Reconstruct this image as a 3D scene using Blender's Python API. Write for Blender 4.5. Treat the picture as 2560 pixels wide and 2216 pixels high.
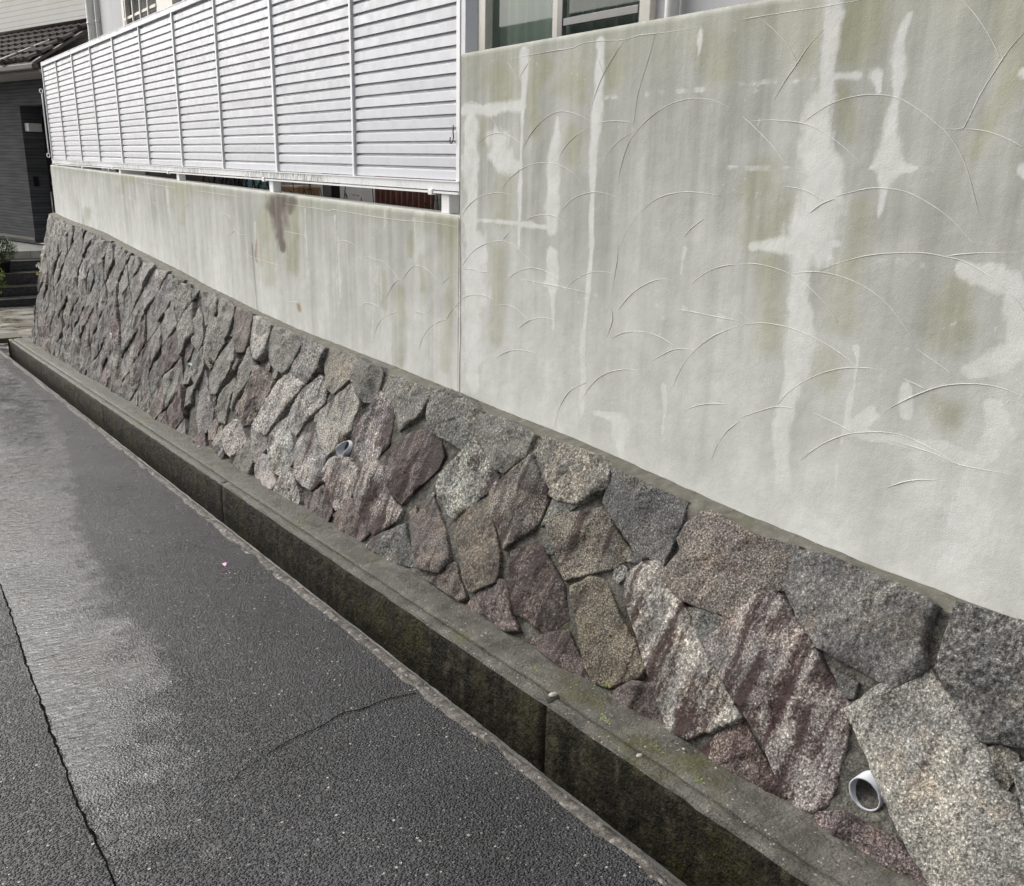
import bpy, bmesh, math, random
import numpy as np
from mathutils import Vector, Matrix, noise as mn

random.seed(7)
for o in list(bpy.data.objects): bpy.data.objects.remove(o)
scn = bpy.context.scene
C = scn.collection

# ------------------------------------------------------------------ camera
def cam_rot(f=2330.0, vx=-1670.0, wx=-170.0, wy=7892.0):
    vy = -(f*f + vx*wx)/wy
    Y = Vector((vx, vy, f)).normalized(); Z = -Vector((wx, wy, f)).normalized(); X = Y.cross(Z)
    R = Matrix((X, Y, Z))                       # camera (x right, y down, z ahead) -> world
    r = R @ Vector((1, 0, 0)); u = R @ Vector((0, -1, 0)); b = R @ Vector((0, 0, -1))
    return Matrix((r, u, b)).transposed()
cd = bpy.data.cameras.new('camera'); cam = bpy.data.objects.new('camera', cd); C.objects.link(cam)
cam.matrix_world = Matrix.Translation((0, 0, 1.55)) @ cam_rot().to_4x4()
cd.sensor_fit = 'HORIZONTAL'; cd.sensor_width = 36; cd.lens = 36*2330/2560
cd.clip_start = .05; cd.clip_end = 500
scn.camera = cam
# ------------------------------------------------------------------ overcast daylight
SUN_EL, SUN_AZ = math.radians(37), math.radians(-23)      # azimuth: compass angle from +Y towards +X
w = bpy.data.worlds.new('World'); scn.world = w; w.use_nodes = True
wn = w.node_tree; bg = wn.nodes['Background']
sky = wn.nodes.new('ShaderNodeTexSky'); sky.sky_type = 'NISHITA'; sky.sun_disc = False
sky.sun_elevation = SUN_EL; sky.sun_rotation = SUN_AZ; sky.dust_density = 6; sky.air_density = 1.6; sky.ozone_density = .6
hs = wn.nodes.new('ShaderNodeHueSaturation'); hs.inputs['Saturation'].default_value = .22
wn.links.new(sky.outputs[0], hs.inputs['Color']); wn.links.new(hs.outputs[0], bg.inputs[0])
bg.inputs[1].default_value = .14
sl = bpy.data.lights.new('sun', 'SUN'); sl.energy = 1.45; sl.angle = math.radians(76); sl.color = (1, .995, .985)
sun = bpy.data.objects.new('sun', sl); C.objects.link(sun)
sd = Vector((math.sin(SUN_AZ)*math.cos(SUN_EL), math.cos(SUN_AZ)*math.cos(SUN_EL), math.sin(SUN_EL)))
sun.rotation_euler = sd.to_track_quat('Z', 'Y').to_euler(); sun.location = (-3, -3, 9)
vs = scn.view_settings; vs.view_transform = 'Standard'; vs.look = 'None'; vs.gamma = 1; vs.exposure = 0.27
vs.use_curve_mapping = False

# ------------------------------------------------------------------ traced wall data (millimetres, on the wall surfaces)
STONES=[
('t',25,[1847,639,1752,628,1679,612,1605,619,1531,620,1535,601,1520,516,1510,503,1560,475,1596,436,1642,373,1636,371,1759,365,1821,362,1903,401,1916,426,1896,500,1927,525,1918,576,1885,624]),
('b',0,[1526,609,1473,620,1425,624,1361,615,1275,605,1220,607,1139,603,1107,588,1104,558,1095,493,1064,449,1090,412,1120,374,1155,369,1207,374,1253,387,1272,391,1326,391,1370,394,1418,429,1467,464,1501,505,1515,559]),
('b',0,[1053,612,1004,610,955,613,907,619,828,618,764,514,739,389,803,362,848,354,890,348,935,390,986,422,1032,452,1045,493,1039,546]),
('w',75,[1538,471,1503,469,1437,428,1366,386,1299,335,1249,307,1202,279,1196,255,1199,227,1173,149,1152,81,1155,53,1188,14,1230,2,1267,14,1306,55,1369,102,1443,141,1477,167,1501,167,1561,200,1617,236,1666,273,1631,325,1639,353,1591,425,1566,458]),
('w',25,[1047,436,1031,438,996,412,950,383,917,360,881,338,862,314,850,296,815,263,779,259,756,222,726,189,696,144,684,94,719,41,781,-12,834,-23,879,15,922,47,960,84,999,111,1035,152,1086,187,1132,227,1165,248,1188,269,1171,309,1140,349,1107,380,1080,412]),
('w',0,[798,314,773,335,716,333,656,256,645,153,695,180,743,229,774,280]),
('r',70,[1549,-29,1535,5,1498,69,1447,116,1447,116,1395,89,1346,57,1283,22,1267,9,1317,-23,1396,-25,1437,-26,1473,-29,1526,-38]),
('r',35,[1143,17,1101,45,1040,53,973,52,939,42,897,14,879,-4,920,-10,971,-6,1057,-1,1108,-10,1153,1]),
('b',0,[1267,343,1242,351,1213,339,1206,312,1226,306,1249,318]),
('t',0,[860,325,843,342,812,339,799,318,806,272,833,286]),
('w',60,[2018,415,1951,432,1904,403,1825,358,1773,328,1723,290,1681,265,1643,244,1595,209,1523,169,1476,138,1505,95,1588,21,1639,3,1678,2,1738,50,1777,89,1866,148,1934,220,1978,263,2029,294,2066,347,2052,382]),
('b',0,[1774,341,1719,356,1634,360,1623,351,1645,311,1676,276,1705,288,1750,308]),
('b',0,[2321,675,2288,680,2183,666,2046,654,1965,641,1951,581,1953,527,1947,470,1954,438,2010,435,2074,445,2129,469,2176,492,2220,521,2274,553,2285,598,2319,632]),
('t',0,[2754,682,2701,713,2603,718,2498,706,2402,700,2327,673,2322,632,2303,604,2363,552,2408,524,2512,508,2570,521,2654,575,2734,627]),
('g',0,[3130,675,3082,731,2932,731,2812,717,2766,703,2770,649,2778,618,2820,579,2870,537,2920,538,3011,586,3085,621]),
('b',0,[3554,767,3424,787,3277,771,3147,735,3123,663,3126,618,3177,563,3261,572,3369,577,3441,596,3503,652,3533,715]),
('w',45,[3113,615,3029,582,2939,528,2894,505,2898,464,2943,417,3009,357,3067,282,3129,307,3208,338,3262,383,3263,429,3224,483,3164,560]),
('t',60,[2737,624,2676,582,2632,552,2581,525,2564,483,2567,432,2573,385,2620,332,2652,282,2676,269,2715,292,2775,340,2839,365,2882,408,2901,445,2858,486,2810,533,2776,583]),
('o',25,[2898,410,2848,362,2790,318,2743,284,2696,240,2662,180,2656,142,2699,104,2754,68,2794,67,2848,115,2935,167,3014,218,3053,276,2998,341,2944,386]),
('t',65,[2269,544,2225,504,2166,474,2114,443,2079,423,2089,400,2138,364,2200,323,2259,283,2309,264,2346,287,2385,323,2439,373,2492,419,2452,463,2389,491,2323,509]),
('r',75,[2540,332,2482,321,2429,288,2384,269,2317,237,2283,195,2236,143,2267,105,2304,60,2341,67,2416,78,2481,71,2533,109,2582,172,2629,260,2591,300]),
('r',60,[2754,38,2692,95,2636,154,2576,105,2518,58,2471,14,2492,5,2582,1,2701,4,2766,11]),
('o',40,[2257,242,2200,297,2132,305,2094,277,2049,257,2008,218,1953,186,1902,166,1853,127,1856,94,1889,60,1962,16,2010,9,2071,45,2135,109,2204,182]),
('r',50,[2359,5,2277,69,2209,105,2150,68,2073,24,2037,-2,2114,-7,2232,-3]),
('r',40,[1910,6,1856,65,1792,86,1738,50,1673,-14,1695,-24,1789,-21,1886,-20]),
('g',0,[2071,426,2050,437,2026,430,2036,412,2067,407]),
('b',0,[2532,500,2450,513,2410,513,2455,468,2490,430,2535,407,2532,458]),
('g',0,[4007,786,3852,785,3697,773,3569,751,3547,727,3558,697,3574,647,3641,593,3707,553,3762,592,3822,639,3886,672,3983,708]),
('b',0,[4278,826,4187,807,4066,807,4021,784,4010,726,4027,686,4039,640,4121,627,4202,652,4281,694,4316,720,4292,777]),
('t',0,[4680,842,4512,829,4378,829,4307,799,4292,754,4336,702,4396,646,4442,615,4543,632,4619,686,4680,743,4686,800]),
('g',15,[5082,866,4934,856,4753,842,4716,829,4728,770,4728,721,4766,657,4854,620,4938,625,5087,656,5080,701,5066,764,5070,824]),
('w',0,[5094,638,4930,613,4849,599,4879,548,4953,485,5017,405,5083,324,5124,263,5258,256,5403,285,5344,359,5292,440,5276,506,5200,579]),
('w',0,[5907,917,5740,922,5537,884,5542,847,5539,782,5514,720,5589,665,5692,671,5799,745,5873,823]),
('g',0,[5498,879,5348,884,5165,867,5079,849,5065,790,5085,735,5145,675,5198,633,5345,650,5452,700,5511,776,5514,840]),
('r',30,[6190,952,6030,946,5903,927,5882,852,5836,760,5858,690,6002,674,6121,740,6173,824,6198,892]),
('g',0,[6581,995,6405,987,6244,953,6228,879,6202,791,6249,746,6350,767,6470,848,6556,924]),
('g',0,[6869,1018,6687,1019,6601,983,6569,902,6628,824,6706,785,6767,843,6845,944]),
('g',0,[6559,851,6462,838,6336,768,6246,706,6295,660,6342,573,6392,505,6499,544,6613,667,6639,759]),
('g',0,[6133,738,6039,669,5977,608,5993,527,6067,448,6110,361,6222,355,6331,431,6312,536,6246,635]),
('g',0,[5813,714,5635,631,5586,600,5650,526,5686,445,5753,367,5788,314,5846,333,5817,444,5830,558,5839,634]),
('t',70,[5549,614,5395,598,5274,560,5276,506,5307,429,5358,348,5403,285,5498,249,5607,287,5646,365,5618,455,5568,546]),
('w',30,[4686,677,4603,639,4554,598,4548,542,4630,480,4704,401,4745,326,4816,338,4912,406,4911,458,4831,539,4796,594,4749,635]),
('w',50,[4320,680,4217,650,4142,601,4138,540,4150,470,4209,416,4233,369,4314,306,4418,325,4531,399,4553,501,4442,591]),
('w',65,[4528,384,4421,316,4319,289,4324,249,4254,194,4287,155,4337,104,4469,105,4569,131,4659,193,4719,256,4670,332]),
('w',75,[4000,691,3860,654,3807,599,3775,533,3760,471,3791,415,3820,395,3840,361,3926,335,4036,379,4112,439,4113,507,4092,564,4021,635]),
('r',90,[3593,560,3485,588,3431,598,3357,559,3308,503,3308,451,3353,394,3407,328,3469,252,3526,258,3610,300,3670,363,3713,424,3676,488]),
('w',50,[4209,305,4078,329,3960,298,3918,241,3925,188,3972,102,4036,78,4142,128,4242,189,4288,226,4273,276]),
('w',70,[3819,373,3722,358,3618,291,3525,237,3475,223,3487,165,3541,109,3606,63,3684,70,3800,124,3865,181,3892,247,3868,319]),
('r',60,[3940,166,3846,134,3717,75,3654,50,3718,-4,3833,-15,3973,-3,4032,41,3985,99]),
('r',60,[4226,146,4105,91,4063,48,4076,0,4192,-32,4320,-10,4388,28,4296,98]),
('w',30,[4679,143,4560,108,4491,59,4442,23,4452,-12,4631,-16,4756,-5,4732,43]),
('w',30,[4924,396,4834,335,4754,274,4688,204,4697,152,4777,84,4858,91,4988,167,5076,220,5058,293,5000,356]),
('w',20,[5069,142,4963,138,4865,73,4792,38,4808,-8,4995,-27,5092,4,5123,68]),
('g',0,[5393,273,5266,237,5131,244,5071,185,5095,145,5122,95,5183,82,5270,127,5313,192]),
('w',30,[5589,266,5500,221,5402,165,5440,121,5525,38,5627,46,5707,106,5705,184,5677,246]),
('b',0,[5372,189,5281,125,5197,70,5192,8,5325,-12,5479,1,5496,35,5411,117]),
('r',50,[3358,185,3247,319,3075,214,2982,133,3004,66,3166,37,3279,111]),
('r',40,[3051,36,2942,120,2808,31,2838,6,3106,11]),
('b',30,[3554,74,3404,163,3287,86,3212,29,3363,-6,3619,-5]),
('r',50,[2765,5,2653,144,2581,158,2506,66,2433,26,2496,2,2686,-8]),
('g',10,[6044,351,5962,423,5908,490,5843,460,5853,342,5839,276,5837,208,5951,208,6061,269]),
('w',10,[5808,174,5746,215,5726,112,5693,42,5796,31,5900,49,5895,110]),
('g',15,[6473,474,6328,390,6234,333,6113,260,6071,177,6124,97,6244,55,6394,152,6447,290,6498,408]),
('g',0,[6934,895,6797,841,6687,702,6727,591,6866,641,6978,782]),
('g',0,[6626,624,6504,512,6491,419,6523,341,6658,386,6738,483,6704,562])]
RIDGES=[
[3397,1802,3340,1797,3278,1774,3207,1731,3167,1700,3149,1679],
[3301,1642,3245,1668,3167,1678,3090,1668,3034,1650,2997,1630],
[3005,1603,2970,1647,2928,1685,2862,1722,2780,1743,2709,1738,2639,1722,2577,1696],
[2764,1593,2726,1630,2673,1662,2577,1696],
[2577,1698,2506,1704,2436,1702,2382,1696],
[2525,1580,2485,1616,2438,1646,2383,1668],
[3222,1942,2992,1942,2824,1945,2706,1946,2654,1955,2553,1954,2456,1948,2372,1954,2302,1952,2206,1951,2094,1953],
[3113,1934,3071,1898,3037,1858],
[3037,1858,3007,1889,2973,1915],
[2440,1947,2487,1909,2538,1854,2571,1805,2596,1749,2604,1714],
[2570,1899,2542,1855],
[2302,1950,2322,1893,2348,1830,2369,1774,2377,1712,2380,1670],
[2445,1475,2439,1528,2420,1594,2391,1645,2348,1682,2305,1710,2245,1737,2186,1752,2117,1758,2044,1751,1988,1733,1932,1709],
[3140,1455,3094,1501,3029,1535,2949,1561,2854,1571,2770,1565,2704,1544,2656,1520,2599,1477],
[2740,1406,2690,1444,2637,1464,2576,1475,2517,1475,2445,1464],
[2414,1301,2387,1353,2343,1405,2281,1451,2220,1476,2136,1490,2054,1490,1981,1485],
[3430,1342,3386,1389,3302,1431,3200,1452,3121,1456,3063,1450],
[2967,1357,2914,1377,2844,1387,2768,1382,2709,1352],
[2117,1358,2090,1385,2041,1416],
[3125,1272,3059,1320],
[1932,1707,1899,1688,1861,1663,1807,1624,1775,1595,1753,1576],
[1899,1688,1840,1690,1782,1687,1712,1679,1661,1664,1605,1636,1560,1609,1509,1570],
[1712,1681,1683,1697,1642,1718,1594,1733,1538,1740,1491,1739,1444,1731,1401,1714,1358,1689,1327,1668,1295,1645,1262,1609,1235,1567,1215,1525,1199,1489,1186,1459],
[1304,1656,1264,1656,1253,1671,1244,1694,1228,1734,1204,1778,1180,1818,1155,1847],
[1263,1655,1224,1653,1181,1643,1138,1626,1118,1615],
[1309,1929,1279,1903,1248,1869,1220,1833,1199,1800],
[1892,1953,1840,1921,1788,1879,1748,1830],
[1676,1902,1715,1869,1746,1831,1781,1789,1809,1749,1826,1718],
[1961,1954,1897,1956,1771,1957,1684,1957,1571,1960],
[1755,1518,1698,1512,1656,1501,1619,1485],
[1658,1451,1622,1476,1585,1490],
[1581,1497,1537,1508,1478,1520,1412,1519,1369,1511,1323,1493,1277,1470,1234,1441,1191,1403],
[3433,1136,3373,1190,3298,1233,3215,1259,3125,1272,3038,1261,2961,1228,2896,1192],
[3086,1120,3033,1153,2959,1179,2878,1187,2807,1178,2746,1154,2699,1131],
[2695,1134,2657,1166,2595,1194,2520,1212,2442,1214],
[3472,969,3404,1016,3316,1038,3241,1041,3178,1035],
[3147,1016,3068,1024,2999,1013,2928,984],
[2997,943,2928,983,2842,1007,2755,1010],
[2401,1098,2362,1140,2310,1178,2246,1208,2195,1220,2146,1224],
[2072,1218,2040,1244,1991,1270,1937,1287,1883,1296],
[2429,994,2380,1018,2311,1035,2244,1039,2184,1032,2138,1019,2102,1010],
[2266,910,2228,947,2172,982,2130,1003,2087,1013,2036,1018],
[2132,859,2108,914,2077,970,2036,1016,1995,1051,1942,1085,1862,1120],
[2588,736,2551,787,2500,836,2434,873,2356,897,2266,910],
[2737,603,2726,654,2695,715,2648,765,2561,811],
[3192,751,3131,809,3042,847,2965,861,2872,864],
[2440,1140,2437,1187,2425,1267,2426,1326],
[2458,994,2434,1055,2445,1101],
[2055,821,2009,845,1946,866,1884,876],
[1927,694,1909,743,1875,796,1829,837],
[3422,1136,3328,1141,3285,1137,3212,1140],
[2985,1136,2867,1136,2712,1135,2521,1130],
[2124,1134,2004,1133,1864,1132],
[1883,1298,1832,1302,1781,1300,1731,1293,1696,1285],
[1696,1287,1660,1295,1611,1301,1558,1299,1505,1291,1453,1275,1406,1253,1366,1224,1321,1182,1310,1170],
[1696,1285,1652,1268,1602,1240,1563,1212,1527,1176],
[1607,1304,1553,1327,1493,1348,1434,1362,1359,1372,1304,1375,1257,1371,1215,1366,1173,1351,1134,1333,1102,1312,1073,1291,1054,1272],
[1257,1371,1218,1380,1153,1389,1076,1396],
[1862,1120,1821,1132,1761,1141,1692,1141,1624,1132,1567,1118,1521,1103,1484,1087,1457,1072],
[1867,1160,1821,1133],
[1697,917,1672,951,1633,987,1582,1022,1522,1051,1464,1068,1407,1076,1367,1078],
[1830,848,1779,874,1701,910,1634,919],
[1572,921,1521,913,1475,905,1439,896],
[1596,779,1554,822,1509,858,1455,889,1399,908,1343,921,1289,924,1242,916,1199,906,1161,894,1129,889],
[1383,940,1352,978,1310,1011,1269,1039,1218,1067,1168,1083,1116,1092,1070,1092,1020,1083],
[1319,1066,1287,1060,1256,1052],
[1293,1145,1254,1128,1215,1111,1195,1100],
[1322,778,1278,806,1235,825,1192,836],
[1345,903,1286,903,1209,900,1136,890,1011,903],
[5436,1320,5135,1316,4942,1314,4776,1310,4716,1317,4348,1309,3986,1305,3666,1310,3453,1306],
[4439,1089,4333,1106,4244,1101,4170,1099,4098,1078,4040,1051,4000,1026],
[4128,926,4078,982,4017,1021,3959,1036,3925,1063,3868,1100,3792,1111,3718,1099,3647,1071,3602,1043],
[3597,1049,3538,1085,3461,1107],
[4454,845,4345,874,4267,875,4198,867],
[4274,724,4207,797,4119,844,4028,869],
[3867,886,3795,899,3715,896],
[3815,713,3775,779,3711,837,3627,880,3557,898],
[3557,898,3518,941,3470,974],
[4716,1140,4656,1163,4557,1166,4476,1152],
[5448,1161,5288,1159,5135,1159],
[6117,965,5968,956,5744,951,5550,951],
[5465,743,5247,764],
[8509,1191,8371,1205,8229,1145],
[7502,1202,7411,1236,7300,1256],
[6611,1211,6502,1206,6421,1183],
[6466,1064,6351,1106,6252,1086,6129,1097],
[8796,1361,8130,1353,7685,1345],
[7149,1342,6674,1336,6147,1331]]
STROKES=[
('c',[3006,1964,22,12,2999,1907,25,13,2999,1803,22,12,3004,1706,11,6,3005,1608,7,4,3008,1457,14,8,3008,1354,14,8,3009,1254,9,5]),
('c',[2564,1953,20,12,2562,1890,21,13,2563,1805,25,15,2571,1718,29,18,2572,1629,26,16,2577,1539,22,14,2572,1471,9,5,2573,1379,14,8,2563,1289,14,8]),
('c',[2561,1317,11,7,2566,1221,11,7,2572,1144,12,7,2583,1024,12,7,2592,922,28,18,2578,823,16,10,2585,692,20,13]),
('c',[2783,1724,10,6,2789,1678,20,12,2797,1607,37,21,2794,1546,41,24,2793,1464,37,22,2802,1390,46,27,2799,1336,34,20]),
('c',[2786,1251,34,20,2783,1201,42,25,2776,1074,17,10,2770,971,9,5]),
('c',[3413,1769,48,24,3268,1769,45,23,3141,1769,42,22,3020,1770,45,24]),
('c',[3359,1741,52,26,3358,1661,57,29,3367,1554,73,38,3355,1445,42,22,3353,1335,64,33,3351,1227,64,34]),
('c',[3166,1659,76,41,3155,1608,76,41,3124,1551,57,31,3021,1563,27,15]),
('c',[3310,1343,13,7,3157,1346,15,8,2966,1346,20,11,2808,1341,17,10]),
('h',[2526,1779,9,5,2249,1781,6,4]),
('h',[2189,1782,9,6,2075,1780,8,6]),
('h',[2012,1564,8,5,1915,1565,7,5]),
('c',[2109,1947,7,4,2109,1913,12,8,2107,1876,4,3]),
('c',[3330,1262,105,56,3327,1092,101,55,3346,855,103,57,3354,672,100,55]),
('h',[2985,1134,17,10,2779,1135,19,11,2521,1130,15,10]),
('c',[2110,1324,13,9,2115,1285,9,6,2120,1243,7,5]),
('h',[2286,1133,10,7,2187,1135,13,9]),
('h',[2112,1140,18,13,1975,1133,22,17,1864,1132,18,14]),
('c',[2506,710,23,15,2355,719,43,29,2356,643,50,35,2345,591,29,20]),
('c',[2163,881,13,9,2150,814,13,9,2154,719,10,7]),
('c',[1652,1969,29,23,1652,1938,31,24,1652,1906,25,20,1651,1841,25,20,1650,1792,26,20,1647,1748,30,24,1667,1709,41,32,1667,1658,43,34,1659,1606,56,45,1635,1572,68,55,1632,1519,60,49,1629,1467,60,49,1626,1414,71,59,1628,1362,74,61]),
('c',[1843,1351,13,10,1739,1359,28,22,1646,1364,36,29,1560,1378,17,14]),
('c',[1651,1400,79,65,1658,1345,45,36,1669,1325,41,33,1666,1270,41,33,1656,1196,45,37,1641,1121,59,49,1646,1082,50,42,1654,1002,42,35,1663,921,42,35,1672,837,29,24,1664,777,38,32,1647,719,47,41,1632,685,43,37]),
('c',[1433,1914,7,6,1443,1885,13,11,1451,1847,15,12,1449,1810,22,19,1444,1779,22,19,1443,1748,11,9,1444,1717,11,9,1449,1686,17,14,1449,1638,26,22,1436,1580,41,36,1446,1541,23,20,1444,1502,12,10,1448,1455,6,5]),
('c',[1485,1570,8,7,1435,1570,30,26,1360,1568,4,4]),
('h',[1360,1566,4,4,1265,1565,3,3]),
('c',[1503,1783,21,17,1499,1767,12,10,1492,1747,6,5]),
('c',[1619,1790,15,12,1557,1787,12,10]),
('h',[1942,1789,8,5,1690,1784,10,7]),
('h',[1915,1563,12,9,1719,1565,8,6]),
('c',[1141,1766,10,10,1121,1767,15,14]),
('c',[1104,1568,18,17,1077,1569,26,26]),
('c',[1212,1347,20,19,1127,1334,34,33,1078,1318,45,45,1055,1244,44,45,1054,1182,36,37,1095,1143,34,34,1156,1116,20,19]),
('c',[1463,1117,12,11,1454,1085,8,7,1454,1056,6,5,1454,1023,3,3,1464,976,15,13,1465,926,12,10,1476,847,4,4,1476,788,6,5,1473,733,6,5]),
('c',[1308,1049,15,14,1298,983,26,24]),
('c',[1394,958,28,25,1457,898,17,15,1249,913,22,21,1105,909,29,30,1052,990,40,41,1079,1049,31,32]),
('h',[1432,1345,10,8,1363,1349,15,13]),
('h',[1311,1347,9,8,1271,1349,7,6]),
('c',[1126,803,81,84,1077,713,63,67,1132,621,67,70]),
('o',[1560,1940,43,35,1571,1882,51,42,1572,1835,44,35]),
('o',[1193,1888,36,33,1189,1833,33,31,1159,1748,30,28,1222,1606,19,18]),
('o',[1833,1521,82,63,1801,1459,81,63,1819,1402,78,61]),
('o',[1499,1473,28,24,1497,1404,40,34,1496,1373,32,27]),
('o',[1708,1878,22,17,1715,1836,26,20]),
('o',[1598,1759,17,13,1579,1689,29,23,1556,1639,24,20]),
('o',[1780,1296,49,38,1758,1202,44,35,1756,1104,54,43]),
('o',[1512,1339,37,31,1536,1266,54,46,1531,1176,46,40]),
('o',[1540,1081,43,37,1545,1024,39,33]),
('o',[1222,1301,40,38,1228,1236,67,64]),
('o',[1191,1008,44,43,1231,1033,31,30]),
('o',[3172,1860,112,60,3142,1809,75,40]),
('o',[2887,1890,74,42,2935,1823,34,19,2928,1680,35,19]),
('o',[2699,1834,91,54,2658,1787,45,27]),
('o',[3113,1505,57,31,3120,1411,76,42,3128,1358,58,32]),
('o',[2689,1676,46,27,2699,1584,39,23]),
('o',[2486,1897,41,25,2487,1822,28,17]),
('o',[3277,1723,20,10,3275,1634,25,13]),
('o',[2060,1891,70,48,2026,1833,53,37]),
('o',[3154,1242,54,30,3148,1055,50,28,3164,884,51,29]),
('o',[3519,1302,66,33,3518,1133,57,29,3537,933,49,25,3567,672,40,21]),
('o',[4007,979,58,27,3988,817,69,33,4006,619,59,29]),
('o',[3781,1159,21,10,3772,1006,27,13]),
('o',[3876,1254,33,15,3878,1151,27,13]),
('o',[5758,1248,156,55,5787,1059,139,50,5759,850,120,44]),
('o',[5290,1290,103,39,5349,1092,88,33,5365,958,107,41]),
('o',[4148,1046,30,14,4160,878,31,14]),
('o',[7601,1344,247,70,7696,1209,170,48,7614,1096,113,32]),
('o',[9308,1395,195,46,9520,1270,163,38]),
('o',[11252,1001,220,45,11457,825,172,35]),
('m',[5496,1353,162,59,5562,1278,139,50,5533,1213,111,40,5525,1133,74,27,5500,1047,41,15]),
('m',[5318,1340,78,29,5344,1275,44,16]),
('u',[5267,741,32,12,5261,715,32,12]),
('u',[5938,1077,8,3,5968,959,21,7,5951,932,9,3]),
('c',[5119,1305,13,5,5127,1160,17,6,5104,983,42,16,5128,916,34,13]),
('c',[4719,1288,12,5,4701,1141,36,15,4700,973,59,24,4700,777,30,13]),
('c',[4289,1337,9,4,4292,1150,9,4]),
('c',[4130,1344,7,3,4130,1238,7,3]),
('c',[5951,1189,21,7,5956,902,21,7,5933,648,21,8]),
('c',[5535,1132,11,4,5569,667,14,5]),
('c',[3842,1317,21,10,3833,1206,13,6]),
('c',[4246,1064,75,34,4269,835,76,35,4251,663,89,42]),
('c',[3689,861,103,52,3723,670,115,60]),
('c',[3896,858,28,14,3888,695,34,17]),
('h',[5467,1157,22,8,5135,1156,27,10]),
('h',[4700,1153,15,6,4192,1149,10,4]),
('h',[6118,961,18,6,5569,949,23,8]),
('h',[4790,964,21,9,4628,965,17,7]),
('h',[5835,748,21,7,5675,746,20,7]),
('h',[5484,741,15,6,5229,766,18,7]),
('c',[12865,1398,56,10,12805,1171,70,12,12839,902,105,19]),
('c',[11803,1346,36,7,11819,1110,48,9]),
('c',[11064,1308,43,9,11030,1118,64,13,10701,1059,51,11,10667,925,51,11]),
('c',[10853,1261,78,16,10325,1236,57,12,10296,895,38,8]),
('c',[9874,1231,26,6,9867,1048,35,8]),
('c',[9259,1224,63,15,9079,1194,38,9,9072,1014,31,7]),
('c',[8733,1242,18,4,8730,1051,29,7,8728,857,36,9]),
('c',[7993,1348,43,11,7963,1197,61,16,7873,1001,60,16]),
('c',[6782,1311,12,4,6826,1168,43,13,6770,1001,33,10,6763,821,28,9]),
('c',[6944,966,34,10,6945,855,20,6]),
('c',[6374,1043,11,3,6371,893,21,7]),
('c',[8384,968,54,14,8307,803,66,18]),
('c',[12089,1272,31,6,12115,1018,38,7]),
('c',[12846,999,277,50,12863,864,347,64,12093,845,311,61]),
('c',[11223,850,273,57,10224,849,278,63,9384,809,201,49])]
# ------------------------------------------------------------------ helpers
SL = -.0629                                    # fall of the road along +Y
XW = 2.097                                     # face of the rendered wall
ZC = np.array([(-1,.57),(.93,.565),(1.3,.555),(1.8,.555),(2.3,.577),(2.7,.583),(3.4,.588),(4.1,.595),(5.3,.595),(6,.612),(6.7,.645),(7.1,.66),(7.7,.7),(8.3,.723),(9,.753),(9.7,.785),(10.4,.824),(11.2,.838),(12.2,.846),(13.2,.88),(14.5,.89)])
def zc(y): return float(np.interp(y, ZC[:,0], ZC[:,1]))
def surf(Y, w):
    b = Vector((1.752-.006*Y, Y, .1+SL*Y)); t = Vector((2.03+.001*Y, Y, zc(Y)-.015))
    u = t-b; H = u.length; u /= H
    n = Vector((-u.z, SL*.3, u.x)).normalized()
    return b+u*w, n, H
def fb(p, s, o=3): return mn.fractal(p*s, 1.0, 2.0, o)

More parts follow.
